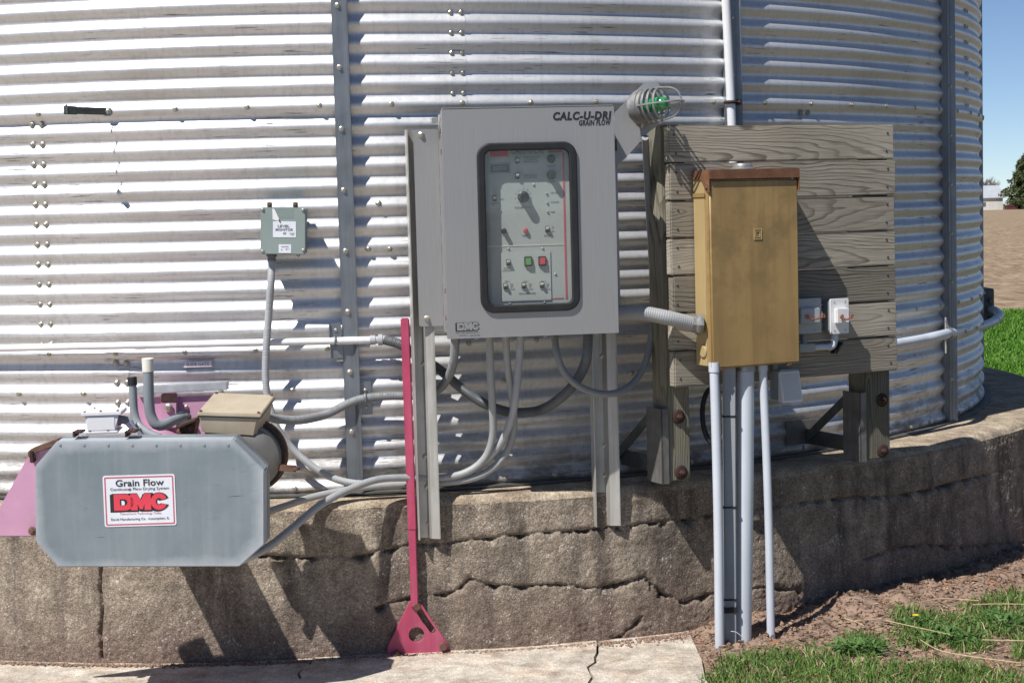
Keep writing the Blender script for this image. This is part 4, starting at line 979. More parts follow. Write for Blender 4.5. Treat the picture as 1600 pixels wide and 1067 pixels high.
q = flm.pix(466, 400, .05); MB().tube([Vector((q.x-.006, .05, z0)), Vector((q.x-.002, .05, z0-.008)), Vector((q.x+.004, .05, z0-.005)), Vector((q.x+.006, .05, z0))], .0012, 6, None, .003).build('wire_stub', m_black, lm)
LMB = flm.m @ Vector((flm.pix(424.5, 400, .05).x, .05, z0-.02))

# ================================================================== CONDUITS AND FLEXIBLE HOSES
RG = (.0052, .05)
def pc(px, py, dr): return PC(px, py, BR+dr)
# long white conduit round the bin
path = [pc(x, y, .045) for x, y in ((-160, 547), (-40, 545), (100, 542), (250, 539), (400, 535.5), (535, 532.5))]
_p = path[0]; path = [cylp(phi_of(_p)-k*.12, BR+.045, _p.z) for k in (5, 4, 3, 2, 1)]+path
wc = thing('white_conduit', 'long thin white conduit running level across the left of the bin', 'conduit', loc=path[-1]); o_ = Vector(path[-1])
MB().tube([p-o_ for p in path], .0125, 14, None, .03).build('pipe', m_pvcw, wc)
q0, q1, q2 = pc(535, 532.5, .045), pc(578, 531.3, .047), pc(600, 530.8, .05)
MB().cyl(q0-o_, q1-o_, .0128).build('coupling', m_white, wc); MB().lathe([(.016, 0), (.016, .018), (.013, .02), (.013, .026), (.019, .028), (.019, .042), (.015, .044), (.015, .056)], q1-o_, q2-q1, 16).build('gland', m_flexl, wc, 0, 30)
def strap(name, label, px, py, w_, h_, dr, pipe_r, pc_):
    p = PC(px, py, BR+dr); f_ = Fr(0, 0, 0, phi_of(p), -.02, o=p); t = thing(name, label, 'pipe strap', f_)
    MB().box(-w_/2, w_/2, 0, .003, -h_/2, h_/2).box(-w_/2, -w_/2+.003, -.008, 0, -h_/2, h_/2).build('plate', m_stiff, t, .0006)
    return f_, t
f_, t = strap('pipe_strap', 'galvanized strap bracket holding the white conduit at the stiffener', 524.5, 532, .040, .118, .042, .0125, None)
c = f_.i @ pc(524, 532.5, .045)
MB().tube([c+Vector((0, -.016*math.cos(a), .016*math.sin(a))) for a in np.linspace(-1.9, 1.9, 12)], .0035, 6, None, .004).build('clamp', m_stiff, t); put_bolt(t, Vector((.002, -.001, .035)), (0, -1, 0), SCREW, 'screw', 1.)
f_, t = strap('pipe_strap', 'galvanized strap plate clamping the grey flexible conduit right of the stiffener', 572.5, 622, .038, .112, .036, .0125, None)
c = f_.i @ PC(571, 622, BR+.055)
MB().tube([c+Vector((0, -.017*math.cos(a), .017*math.sin(a))) for a in np.linspace(-1.9, 1.9, 12)], .0042, 6, None, .004).build('clamp', m_stiff, t); put_bolt(t, Vector((-.002, -.001, .027)), (0, -1, 0), BOLT, 'bolt', .7); put_bolt(t, Vector((-.002, -.001, -.030)), (0, -1, 0), BOLT, 'bolt', .5)
# flexible runs.  bottoms of the control box:
def cbp(px, py=529): return fcb.m @ Vector((fcb.pix(px, py, .12).x, .12, Z0_cb))
Z0_cb = fcb.rect(695, 169, 963, 525, 0)[2]+.012
H = 'flexible conduits hanging around the control box'
hollow('flexible_conduit', 'dark ribbed conduit sagging in a wide loop from the white conduit to the control box', 'flexible conduit',
 [q2, pc(625, 538, .06), pc(655, 556, .07), pc(690, 580, .08), pc(725, 610, .10), pc(760, 632, .11), pc(800, 644, .11), pc(845, 640, .11), P(880, 618, 5.84), P(905, 588, 5.80), P(917, 556, 5.75), cbp(919)], .0165, m_flexd, H, 12, RG, .0013)
hollow('flexible_conduit', 'grey ribbed conduit rising from behind the beige motor box through the strap plate', 'flexible conduit',
 [P(415, 650, 5.62), P(436, 655, 5.68), P(470, 656, 5.74), pc(510, 647, .06), pc(545, 630, .055), pc(571, 622, .055), pc(610, 618.5, .06), pc(650, 618, .07), P(682, 610, 5.86), P(700, 590, 5.82), P(709, 562, 5.76), cbp(712)], .0145, m_flex, H, 12, RG, .0013)
hollow('flexible_conduit', 'pale ribbed conduit dropping from the level monitor box and along the bin foot', 'flexible conduit',
 [LMB, P(423.5, 440, 5.80), P(420, 490, 5.815), P(416, 545, 5.82), P(415, 590, 5.82), P(419, 625, 5.82), P(433, 668, 5.82), P(458, 702, 5.83), P(492, 731, 5.83), P(530, 750, 5.83), P(575, 756, 5.84), P(640, 752, 5.86), P(700, 745, 5.87), P(748, 728, 5.86), P(782, 692, 5.83), P(800, 650, 5.80), P(808, 600, 5.76), cbp(815)], .0125, m_flexl, H, 12, RG, .0013)
m_hose = M('hose_grey', (.34, .35, .35), .5, 0, .1, 8, streak=(20, .4, (.22, .21, .2)))
hollow('flexible_conduit', 'grey hose from the panel sweeping low across the ledge in front to the drive cover', 'flexible conduit',
 [cbp(765), P(766.5, 580, 5.76), P(769, 630, 5.79), P(770, 680, 5.82), P(757, 716, 5.83), P(728, 738, 5.83), P(690, 746, 5.82), P(640, 746, 5.79), P(590, 749, 5.74), P(545, 765, 5.67), P(500, 789, 5.58), P(460, 822, 5.50), P(425, 850, 5.43), P(398, 866, 5.38), P(370, 878, 5.36)], .0125, m_hose, H, 12)
hollow('flexible_conduit', 'grey hose lying on the ledge behind the front hose and ending behind the drive', 'flexible conduit',
 [cbp(790), P(793, 570, 5.77), P(800, 620, 5.81), P(803, 660, 5.84), P(795, 700, 5.85), P(770, 731, 5.85), P(735, 748, 5.84), P(680, 755, 5.83), P(610, 757, 5.81), P(550, 764, 5.79), P(490, 776, 5.74), P(440, 792, 5.66), P(405, 803, 5.58), P(360, 812, 5.52)], .0118, m_hose, H, 12)
hollow('flexible_conduit', 'grey hose looping before the right rail and climbing behind the post to the beacon', 'flexible conduit',
 [cbp(866), P(870, 552, 5.72), P(882, 582, 5.73), P(906, 604, 5.75), P(938, 615, 5.78), P(968, 612, 5.82), P(993, 594, 5.88), P(1010, 562, 5.93), P(1018, 520, 5.97), P(1020, 450, 5.98), P(1017, 380, 5.98), P(1013, 310, 5.96), P(1010, 250, 5.90), P(1008, 215, 5.80)], .0115, m_flex, H, 12, RG, .0016)
# large conduit between the boxes
pe_ = fcb.m @ Vector((X1-.008, .10, fcb.pix(966, 489, .10).z)); pt_ = fbd.m @ Vector((fbd.rect(1111, 266, 1248, 572, -TD)[0]-.001, -TD*.55, fbd.pix(1100, 507, -TD*.55).z))
lc = thing('large_flexible_conduit', 'thick pale ribbed conduit joining the control box to the tan box', 'flexible conduit', loc=pe_)
pt2 = pt_-Vector((.035, .004, -.002))
MB().tube([Vector((0, 0, 0)), P(1000, 489, (pe_.y+pt_.y)/2-.0)-pe_, P(1045, 497, (pe_.y+pt_.y)/2)-pe_, pt2-pe_], .0245, 16, (.0075, .02), .0016).build('hose', M('flex_mid', (.33, .335, .34), .5, 0, .1, 8), lc)
MB().lathe([(.028, 0), (.028, .012), (.035, .014), (.037, .024), (.035, .034), (.03, .036)], pt2-pe_-(pt_-pt2).normalized()*.006, pt_-pt2, 8).build('connector', m_cast, lc, 0, 25)
MB().lathe([(.03, 0), (.03, .014), (.026, .016)], (0, 0, 0), (1, 0, 0), 16).build('connector', m_flexd, lc)
# upright conduit above the board
path = [pc(1131, -70, .05), pc(1134, 0, .05), pc(1138, 80, .05), pc(1142, 165, .05), pc(1145, 235, .05), pc(1149, 330, .05)]
hollow('upright_conduit', 'white upright conduit running up the bin wall above the planks', 'conduit', path, .0155, m_pvcw, None, 14, None, .04)
p = PC(1143, 160, BR+.03); f_ = Fr(0, 0, 0, phi_of(p), -.02, o=p); t = thing('rusty_clamp', 'small rusty clamp gripping the white upright conduit above the planks', 'clamp', f_)
c = f_.i @ pc(1141.5, 160, .05)
MB().tube([c+Vector((.0205*math.sin(a), -.0205*math.cos(a), 0)) for a in np.linspace(-2., 2., 14)], .006, 8, None, .004).build('band', m_rust, t)
MB().box(c.x+.018, c.x+.045, c.y-.004, c.y+.012, c.z-.009, c.z+.009).build('bracket', m_rust, t, .002); put_bolt(t, Vector((c.x+.034, c.y-.004, c.z)), (0, -1, 0), RBOLT, 'bolt', .8)
# conduit on the right, swinging out round the bin
path = [pc(1370, 542, .05), pc(1403, 537, .055), pc(1440, 530.5, .06), pc(1480, 521.5, .065), P(1515, 514, 7.95), P(1540, 507.5, 8.25), P(1556, 500, 8.5), P(1562, 492.5, 8.72), P(1556, 486, 8.92), P(1546, 482, 9.05), P(1536, 479, 9.15)]
rcd = thing('bent_conduit', 'pale grey conduit swinging out round the right side of the bin and doubling back', 'conduit', loc=path[3])
MB().tube([q-path[3] for q in path], .0205, 14, None, .02).build('pipe', m_pvc, rcd)
d = (path[7]-path[6]).normalized(); MB().cyl(path[6]-path[3]-d*.012, path[6]-path[3]+d*.02, .0235).build('coupling', m_pvc, rcd)
p = PC(1479, 520, BR+.047); f_ = Fr(0, 0, 0, phi_of(p), 0, o=p); t = thing('pipe_strap', 'strap and strut clamping the pale conduit at the stiffener on the bin shaded side', 'pipe strap', f_)
MB().box(-.012, -.004, -.003, .003, -.085, .065).build('plate', m_rail, t, .0005)
c = f_.i @ path[3]
MB().tube([c+Vector((.012, -.0235*math.cos(a), .0235*math.sin(a))) for a in np.linspace(-1.8, 1.8, 14)], .005, 6, None, .004).tube([c+Vector((.012, -.006, .022)), c+Vector((.0, .0, .04)), c+Vector((-.004, .0, .055))], .005, 6).build('clamp', m_stiff, t)
pb_ = path[-1]
t = thing('end_bracket', 'small black bracket at the bin edge where the bent conduit doubles back', 'bracket', loc=pb_)
MB().box(-.04, .02, -.14, .02, -.10, .10).build('plate', m_galvd, t, .004); MB().cyl((0, -.14, .04), (0, -.17, .04), .012, None, 8).cyl((0, -.14, -.05), (0, -.17, -.05), .012, None, 8).build('stud', m_galvd, t)

# ================================================================== DRIVE: pink housing, galvanized cover, motor
YC = 5.19
fdr = Fr(240, 780, YC, R_(1.0))
dr = thing('auger_drive', 'magenta unloading auger drive with an eight sided galvanized cover low on the left', 'auger drive', fdr)
CD = .115
oct_ = fp(fdr, [(89, 689), (364, 687), (413, 735), (413, 850), (374, 885), (91, 885.5), (56, 846), (55, 728)], 0)
ocx = sum(p[0] for p in oct_)/8; ocz = sum(p[1] for p in oct_)/8
mc_, ntc, bc_, cc_ = base('cover_zinc'); sep = nn(ntc, 'ShaderNodeSeparateXYZ'); ntc.links.new(cc_, sep.inputs[0])
hx_ = max(p[0] for p in oct_)-ocx; hz_ = max(p[1] for p in oct_)-ocz
ax_ = mth(ntc, 'DIVIDE', mth(ntc, 'ABSOLUTE', mth(ntc, 'SUBTRACT', sep.outputs[0], ocx)), 1.); az_ = mth(ntc, 'ABSOLUTE', mth(ntc, 'SUBTRACT', sep.outputs[2], ocz))
ex_ = mth(ntc, 'SUBTRACT', hx_, ax_); ez_ = mth(ntc, 'SUBTRACT', hz_, az_); ec_ = mth(ntc, 'MULTIPLY', mth(ntc, 'SUBTRACT', mth(ntc, 'ADD', ex_, ez_), .075), .707)
ed_ = mth(ntc, 'MINIMUM', mth(ntc, 'MINIMUM', ex_, ez_), ec_)
edn = mth(ntc, 'ADD', ed_, mth(ntc, 'MULTIPLY', mth(ntc, 'SUBTRACT', noise(ntc, cc_, 9, 6, .65), .5), .06))
col_ = mix(ntc, ramp(ntc, noise(ntc, cc_, 5, 6, .6), [(.35, 0.), (.65, 1.)]), (.20, .245, .27), (.265, .31, .335))
col_ = mix(ntc, ramp(ntc, noise(ntc, mapping(ntc, cc_, (34, 34, 2)), 1, 5, .6), [(.5, 0.), (.75, .4)]), col_, (.34, .385, .41))
col_ = mix(ntc, ramp(ntc, noise(ntc, cc_, 60, 4, .7), [(.66, 0.), (.72, .55)]), col_, (.50, .54, .57))
scr = mth(ntc, 'MULTIPLY', ramp(ntc, noise(ntc, mapping(ntc, cc_, (7, 7, 150)), 1, 3), [(.63, 0.), (.66, .8)]), ramp(ntc, noise(ntc, cc_, 6, 3), [(.55, 0.), (.62, 1.)]))
col_ = mix(ntc, scr, col_, (.09, .10, .105))
col_ = mix(ntc, ramp(ntc, edn, [(.006, .8), (.042, 0.)]), col_, (.50, .535, .57))
ntc.links.new(col_, bc_.inputs['Base Color']); bc_.inputs['Metallic'].default_value = .3; bc_.inputs['Roughness'].default_value = .55
bump(ntc, bc_, noise(ntc, cc_, 30, 5), .1, .004)
MB().prism(oct_, 0, CD).build('cover', mc_, dr, .003, seg=2)
# folded rim standing slightly proud round the back of the cover
ocx = sum(p[0] for p in oct_)/8; ocz = sum(p[1] for p in oct_)/8
rim = [(ocx+(x-ocx)*1.008, ocz+(z-ocz)*1.014) for x, z in oct_]
MB().prism(rim, CD*.62, CD+.004).build('cover_rim', m_coverd, dr, .0015)
for k in range(8):
    q = fdr.pix(94+k*37.5, 695.5, -.0002); MB().lathe([(.0048, 0), (.004, .0012), (.001, .0018)], q, (0, -1, 0), 10).build('rivet', m_cover, dr)
# sign
sx = fdr.rect(162, 741.5, 274.5, 821.5, 0)
flat_part('sign', [rrect(*sx, .007)], -.0004, .0012, m_label, dr)
i1, i2 = .0045, .0082
flat_part('sign_border', [rrect(sx[0]+i1, sx[1]-i1, sx[2]+i1, sx[3]-i1, .004), list(reversed(rrect(sx[0]+i2, sx[1]-i2, sx[2]+i2, sx[3]-i2, .002)))], -.0018, .0004, m_redl, dr)
ty = -.0022
text_part(fdr, 'Grain Flow', (180.5, 748.5, 256, 759), ty, m_black, dr, .012)
text_part(fdr, 'Continuous Flow Drying System', (172, 761, 264, 766.5), ty, m_grey, dr, 0)
logo(fdr, (178, 771, 261, 796.5), ty+.0004, dr, M('logo_red', (.70, .055, .085), .5, 0, .06, 10), m_black)
text_part(fdr, "Tomorrow's Technology Today", (187, 799.8, 252, 803.8), ty, m_pinkp, dr, 0)
text_part(fdr, 'David Manufacturing Co.  Assumption, IL', (173.5, 808.2, 264.5, 812.8), ty, m_grey, dr, 0)
MB().lathe([(.004, 0), (.004, .0006)], fdr.pix(202.5, 764.5, ty), (0, -1, 0), 7).build('chip', m_grey, dr)
# housing: wedge-shaped trough from the cover back to the bin
hb = fp(fdr, [(47, 707), (95, 694), (150, 694), (150, 838), (-26, 838)], .125)
MB().prism(hb, .125, .14).build('shield', m_pink, dr, .003)
ac = fdr.pix(238, 729, .45)
MB().cyl((ac.x, .13, ac.z), (ac.x, .72, ac.z), .104, None, 32).build('auger_tube', m_pink, dr)
MB().box(ac.x-.16, ac.x+.16, .121, .135, ac.z-.14, ac.z+.05).build('back_plate', m_pink, dr, .002)
MB().prism(fp(fdr, [(44, 712), (46, 702), (90, 686), (92, 694)], .11), .11, .17).build('housing_lip', m_rustl, dr, .002)
for px, py in ((50, 709), (51, 829)): put_bolt(dr, fdr.pix(px, py, .11), (-.3, -1, 0), RBOLT, 'bolt', 1.5)
MB().box(*(lambda a: (a[0], a[1], .095, .135, a[2], a[3]))(fdr.rect(48, 703, 54, 722, .11))).build('hinge_bracket', m_rust, dr, .002)
# upper mounting plate on the bin wall
fpl = Fr(285, 650, 5.80, 0)
def wplate(name, pts, y0, y1, mat, bev=.001):
    f2 = Fr(285, 650, y0, 0); o = MB().prism(fp(f2, pts, 0), 0, y1-y0).build(name, mat, None, bev); o.parent = dr; o.matrix_basis = fdr.m.inverted() @ f2.m; return o
wplate('wall_plate', [(212, 621), (335, 618), (338, 690), (215, 690)], 5.80, 5.808, m_pink)
wplate('plate_tab', [(251, 618), (254, 614.5), (274, 614), (276, 617), (276, 668), (252, 668)], 5.77, 5.795, m_pink, .002)
wplate('tab_top', [(251.5, 618), (254, 614.2), (274, 613.8), (276.3, 617), (276.3, 628), (251.5, 628.5)], 5.768, 5.7699, m_rust)
wplate('galvanized_channel', [(213, 604), (355, 596.5), (355, 609), (213, 616)], 5.78, 5.82, M('galvanized_bright', (.52, .54, .55), .45, .45, .2, 20, .2, 80), .002)
wplate('rust_bracket', [(276, 668), (306, 656), (306, 661), (301, 684), (278, 684)], 5.42, 5.5, m_rustl, .003)
wplate('rust_angle', [(274, 667), (305, 655), (306, 658), (276, 671)], 5.38, 5.5, m_rust, .001)
for px, py in ((281, 675), (299, 668)): put_bolt(dr, fdr.i @ P(px, py, 5.415), (0, -1, 0), RBOLT, 'bolt', 1.2)
put_bolt(dr, fdr.i @ P(263.5, 637, 5.765), (0, -1, 0), BOLT, 'bolt', 1.5); put_bolt(dr, fdr.i @ P(291, 636, 5.797), (0, -1, 0), BOLT, 'bolt', .8)
o = MB().lathe([(.016, 0), (.016, .02), (.011, .024), (.011, .05)], P(292, 652, 5.79), (0, -1, 0), 14).build('shaft_end', m_galvd, None); o.parent = dr; o.matrix_basis = fdr.m.inverted()
for (a, b) in (((117, 672), (131, 681)), ((198, 671.5), (215, 681))):
    r_ = fdr.rect(a[0], a[1], b[0], b[1], .06); MB().box(r_[0], r_[0]+.006, .03, .09, r_[2], r_[3]).box(r_[0], r_[1], .03, .09, r_[3]-.006, r_[3]).build('lid_hinge', m_rust, dr, .001)
# belt shaft and sheave housing hidden behind the cover keep it attached
MB().cyl((fdr.pix(385, 720, CD).x, CD, fdr.pix(385, 720, CD).z), (fdr.pix(385, 720, CD).x, CD+.06, fdr.pix(385, 720, CD).z), .02).build('motor_shaft', m_galvd, dr)

mc = P(384, 718, 5.36)
mo = thing('electric_motor', 'dusty grey electric motor with a beige terminal box behind the galvanized cover', 'motor', loc=mc)
rm = .107
MB().lathe([(.05, -.01), (rm*.8, 0), (rm*.95, .012), (rm*.95, .16), (rm*.8, .175)], (0, 0, 0), (0, 1, 0), 40).build('frame', m_motor, mo, 0, 30)
MB().lathe([(rm*.9, .07), (rm*1.035, .072), (rm*1.035, .085), (rm*.9, .087)], (0, 0, 0), (0, 1, 0), 40).build('dark_gap_ring', m_rubber, mo, 0, 30)  # black ring painting the shaded gap between frame and flange
MB().lathe([(rm*.92, .09), (rm*1.10, .092), (rm*1.10, .115), (rm*.92, .118)], (0, 0, 0), (0, 1, 0), 40).build('flange', m_rustl, mo, 0, 30)
MB().bar((rm*.9, .02, -.03), (rm*1.42, .02, -.035), .02, .009, (0, 1, 0)).lathe([(.011, -.005), (.011, .005)], (rm*1.42, .02, -.035), (0, 0, 1), 12).build('lug', m_rustl, mo, .001)
fr_, bk_ = 5.34, 5.52
def mp(px, py, Y): return P(px, py, Y)-mc
tl, tr_, bl_, brr = mp(308, 644, fr_), mp(407.5, 647, fr_), mp(335, 613, bk_), mp(430, 617, bk_)
dn = Vector((0, 0, -.062))
f4 = [mp(309, 646, fr_+.004), mp(406, 648.5, fr_+.004), mp(428, 619, bk_-.004), mp(335.5, 615, bk_-.004)]
g4 = [mp(315, 679, fr_+.014), mp(399, 684, fr_+.014), mp(420, 664, bk_-.01), mp(340, 655, bk_-.01)]
tbx = MB().hexa([g4[0], g4[1], g4[2], g4[3], f4[0], f4[1], f4[2], f4[3]]).build('terminal_box', m_beige, mo, .008, seg=3)
h_ = Vector((0, 0, -.011)); L4 = [tl, tr_, brr, bl_]
lid = MB().hexa([p+h_ for p in L4]+L4).build('terminal_lid', m_beige, mo, .002)
cen = (tl+tr_+brr+bl_)/4
for p in L4: put_bolt(lid, p.lerp(cen, .09)+Vector((0, 0, .0005)), (0, -.25, 1), RBOLT, 'screw', .6)
gk = [p+h_ for p in L4]; MB().hexa([p.lerp(cen+h_, .012)+Vector((0, 0, -.0035)) for p in gk]+[p.lerp(cen+h_, .012)-Vector((0, 0, .0003)) for p in gk]).build('lid_gasket', m_rubber, mo)

# white junction box with an elbow, behind the cover
fj = Fr(162, 660, 5.38, R_(4))
jb = thing('junction_box', 'white junction box with a flanged lid and grey elbow behind the galvanized cover', 'junction box', fj)
x0, x1, z0, z1 = fj.rect(130, 647, 189, 677, 0)
MB().box(x0+.010, x1-.016, -.004, .10, z0+.008, z1-.004).build('box', m_white, jb, .003); MB().box(x0-.003, x1+.004, -.008, .115, z1-.004, z1+.008).build('lid', m_white, jb, .002)
MB().box(x0+.004, x1-.010, -.006, .11, z0, z0+.008).build('foot', m_white, jb, .002)
for a, b in ((.006, .0), (.055, .0), (x1-x0-.008, .0), (.02, .1), (x1-x0-.02, .1)): put_bolt(jb, Vector((x0+a, b, z1+.008)), (0, 0, 1), RBOLT, 'screw', .55)
for a in (.02, .075): put_bolt(jb, Vector((x0+a, -.001, z0+.008)), (0, 0, 1), RBOLT, 'screw', .5)
MB().prism([(x0+.013, z0+.014), (x0+.006, z1-.004), (x0+.015, z1-.004)], -.002, .004).build('gusset', m_white, jb)
MB().prism([(x1-.020, z1-.004), (x1-.006, z1-.004), (x1-.018, z0+.014)], -.002, .004).build('gusset', m_white, jb)
q = Vector((x1-.018, .05, (z0+z1)/2+.004))
MB().tube([q, q+Vector((.02, 0, .0)), q+Vector((.040, 0, -.010)), q+Vector((.055, .0, -.034))], .0135, 14, None, .004).lathe([(.017, 0), (.017, .01)], q, (1, 0, 0), 14).build('elbow', m_pvcd, jb)
MB().lathe([(.0175, -.012), (.0175, .006), (.014, .01)], q+Vector((.044, 0, -.014)), (.6, 0, -.8), 14).build('elbow_nut', m_pvc, jb)
hollow('capped_pipe', 'slimmer bent grey pipe with a black cap beside the white junction box', 'pipe', [P(207, 592, 5.58), P(208, 620, 5.58), P(210, 646, 5.575), P(217, 664, 5.56), P(232, 676, 5.53), P(250, 684, 5.5)], .0135, m_pvcd, None, 14, None, .008)
o = bpy.data.objects['capped_pipe']; o_ = o.location.copy()
MB().lathe([(.0152, -.001), (.0152, .024), (.013, .026)], P(207, 601, 5.58)-o_, (0, 0, 1), 14).build('cap', m_rubber, o)
hollow('taped_pipe', 'fatter bent grey pipe with a white taped end rising behind the galvanized cover', 'pipe', [P(231.5, 566, 5.55), P(232, 600, 5.55), P(233, 630, 5.55), P(236, 650, 5.55), P(244, 663, 5.55), P(255, 664, 5.56), P(270, 657, 5.6), P(286, 650, 5.64)], .0170, m_pvcd, None, 16, None, .008)
o = bpy.data.objects['taped_pipe']; o_ = o.location.copy()
MB().lathe([(.0185, -.001), (.0188, .022), (.0195, .040), (.017, .042)], P(231.6, 580, 5.55)-o_, (0, 0, 1), 16).build('tape_wrap', m_tape, o)
hollow('bare_cable', 'short pale cable looping from the elbow beneath the bent pipes', 'cable', [P(205, 656, 5.40), P(212, 670, 5.40), P(224, 682, 5.40), P(238, 692, 5.42)], .005, m_pvcd)

# ================================================================== CRIMSON BAR
pbk = PZ(655, 1020, PADZ); fpk = Fr(0, 0, 0, R_(6), 0, o=Vector((pbk.x, pbk.y, PADZ)))
lv = thing('crimson_lever', 'crimson steel bar on a triangular foot plate leaning against the foundation', 'lever', fpk)
def pk(px, py, dy=0): v = fpk.pix(px, py, dy); return (v.x, v.z)
tri = [pk(*p) for p in ((640, 940), (652, 938), (659, 944), (697, 1002), (701, 1012), (697, 1020), (612, 1024), (606, 1018), (606, 1008))]
hc = pk(650.5, 990); slot0, slot1 = pk(656, 955), pk(676, 984)
d = Vector((slot1[0]-slot0[0], slot1[1]-slot0[1])).normalized(); nrm = Vector((-d.y, d.x)); rs = .011
slot = [(slot0[0]+rs*(math.cos(a)*nrm.x-math.sin(a)*d.x), slot0[1]+rs*(math.cos(a)*nrm.y-math.sin(a)*d.y)) for a in np.linspace(0, math.pi, 9)]+[(slot1[0]+rs*(-math.cos(a)*nrm.x+math.sin(a)*d.x), slot1[1]+rs*(-math.cos(a)*nrm.y+math.sin(a)*d.y)) for a in np.linspace(0, math.pi, 9)]
flat_part('foot_plate', [tri, circle(hc[0], hc[1], .027, 26), slot], 0, .012, m_red, lv, .0012)
# bar: square tube, top leaning out from the wall
wb = .0295
b_bot = fpk.pix(648, 948, -.016); b_mid = fpk.pix(644, 822, .0); b_top = fpk.pix(632.5, 497, .055)
def barseg(name, a, b, w_, dp): return MB().bar(a, b, w_, dp, (0, 1, 0)).build(name, m_red, lv, .0035)
barseg('bar', b_mid+(b_mid-b_top).normalized()*.012, b_top, .0285, .022); barseg('bar_end', b_bot, b_mid, .0255, .018)
for px, py, r in ((651, 946, .0115), (692, 1008, .0125), (620, 1018, .008)):
    c = fpk.pix(px, py, -.012); MB().cyl(c+Vector((0, .03, 0)), c+Vector((0, -.026, 0)), r, None, 16).build('pin', m_rustl, lv, .002)

# ================================================================== GROUND DETAIL ON THE RIGHT: soil bank, crumbs, grass, weeds
def dirt_h(x, y):
    r = math.hypot(x-CX, y-CY); ph = math.atan2(x-CX, CY-y); dw = r-(RF(ph)+.075)
    h = .012+.035*math.exp(-(dw/.16)**2)+.007*fbm(x*3.2, y*3.2, 1, 4)+.016*fbm(x*11, y*11, 2, 5)+.006*fbm(x*38, y*38, 3, 3)
    m0 = PZ(1342, 952, .04); h += .055*math.exp(-(((x-m0.x)/.10)**2+((y-m0.y)/.12)**2))
    m1 = PZ(1500, 925, .04); h += .035*math.exp(-(((x-m1.x)/.28)**2+((y-m1.y)/.16)**2))
    e = min(1, max(0, (x-.53+.07*fbm(0, y*6, 4, 2))/.14)); h *= e
    lim = min(1, max(0, (y-5.12)/.25)); return max(h*lim-.004, .005) if x > .5 else -.02
xs = np.arange(.40, 3.3, .0125); ys = np.arange(5.1, 7.6, .014)
V = [(x, y, dirt_h(x, y)) for y in ys for x in xs]
o = mesh_np('soil_bank', V, grid_faces(len(ys), len(xs)), m_soil); o['kind'] = 'structure'
def clods(name, pts, mat, smin, smax):
    V = []; F = []; base_ = [(1, 0, 0), (-1, 0, 0), (0, 1, 0), (0, -1, 0), (0, 0, 1), (0, 0, -1)]; fs = [(0, 2, 4), (2, 1, 4), (1, 3, 4), (3, 0, 4), (2, 0, 5), (1, 2, 5), (3, 1, 5), (0, 3, 5)]
    for p in pts:
        s = smin+(smax-smin)*RNG.random()**3; k = len(V); q = RNG.normal(size=3); ang = RNG.random()*6
        for b in base_:
            v = np.array(b)*s*(.6+.8*RNG.random(3)); c_, s_ = math.cos(ang), math.sin(ang); V.append((p[0]+v[0]*c_-v[1]*s_, p[1]+v[0]*s_+v[1]*c_, p[2]+v[2]*.75))
        F += [(a+k, b+k, c+k) for a, b, c in fs]
    o = mesh_np(name, V, F, mat, False); o['kind'] = 'stuff'; return o
m_crumb = blade_mat('soil_crumb_mix', [(0, (.15, .10, .075)), (.45, (.27, .18, .13)), (.85, (.31, .215, .155)), (1, (.36, .20, .13))], .95)
pts = []
for _ in range(14000):
    x, y = .5+2.5*RNG.random(), 5.35+1.9*RNG.random(); r = math.hypot(x-CX, y-CY); ph = math.atan2(x-CX, CY-y)
    if r > RF(ph)+.05 : pts.append((x, y, dirt_h(x, y)+.001))
clods('soil_crumbs', pts, m_crumb, .0025, .013)
pts = []
for _ in range(3600):   # litter swept against the wall foot on the slab
    ph = RNG.uniform(-.35, .50); r = RF(ph)+.07+abs(RNG.normal())*(.014+.035*max(0, min(1, (ph-.30)/.12))); p = cylp(ph, r, PADZ+.003); pts.append((p.x, p.y, p.z))
clods('foot_litter', pts, m_crumb, .002, .008)

m_litter = blade_mat('dead_litter', [(0, (.10, .065, .045)), (.4, (.20, .135, .095)), (.7, (.31, .22, .15)), (.9, (.44, .33, .21)), (.95, (.36, .16, .085)), (1, (.40, .19, .10))], .9)
V = []; F = []
while len(F) < 34000:
    x, y = .42+2.5*RNG.random(), 5.2+2.0*RNG.random(); r = math.hypot(x-CX, y-CY); ph = math.atan2(x-CX, CY-y)
    if r < RF(ph)+.045 or x < .5: continue
    z = dirt_h(x, y)+.002; a = RNG.random()*6.28; L = .004+.018*RNG.random()**2; w_ = .0012+.0022*RNG.random(); t_ = RNG.normal()*.35
    d = (math.cos(a)*L, math.sin(a)*L, L*t_); q = (-math.sin(a)*w_, math.cos(a)*w_, .001*RNG.normal()); k = len(V)
    V += [(x-d[0]-q[0], y-d[1]-q[1], z+.001), (x+q[0]*.5, y+q[1]*.5-.0005, z+.002+abs(d[2])*.6+q[2]), (x+d[0], y+d[1], z+abs(d[2])), (x-q[0], y-q[1], z+.0005)]
    F += [(k, k+1, k+3), (k+3, k+1, k+2)]
o = mesh_np('dead_litter', V, F, m_litter, False); o['kind'] = 'stuff'
LINE = [(1085, 1075), (1108, 1050), (1130, 1032), (1165, 1022), (1205, 1018), (1260, 1018), (1300, 1024), (1350, 1034), (1420, 1040), (1480, 1034), (1530, 1042), (1600, 1052), (1700, 1055)]
PATCH = [(1345, 1006, 38, 17), (1470, 988, 75, 24), (1560, 967, 70, 26), (1432, 966, 40, 11), (1590, 945, 50, 13), (1610, 1015, 30, 20), (1520, 1005, 34, 12)]
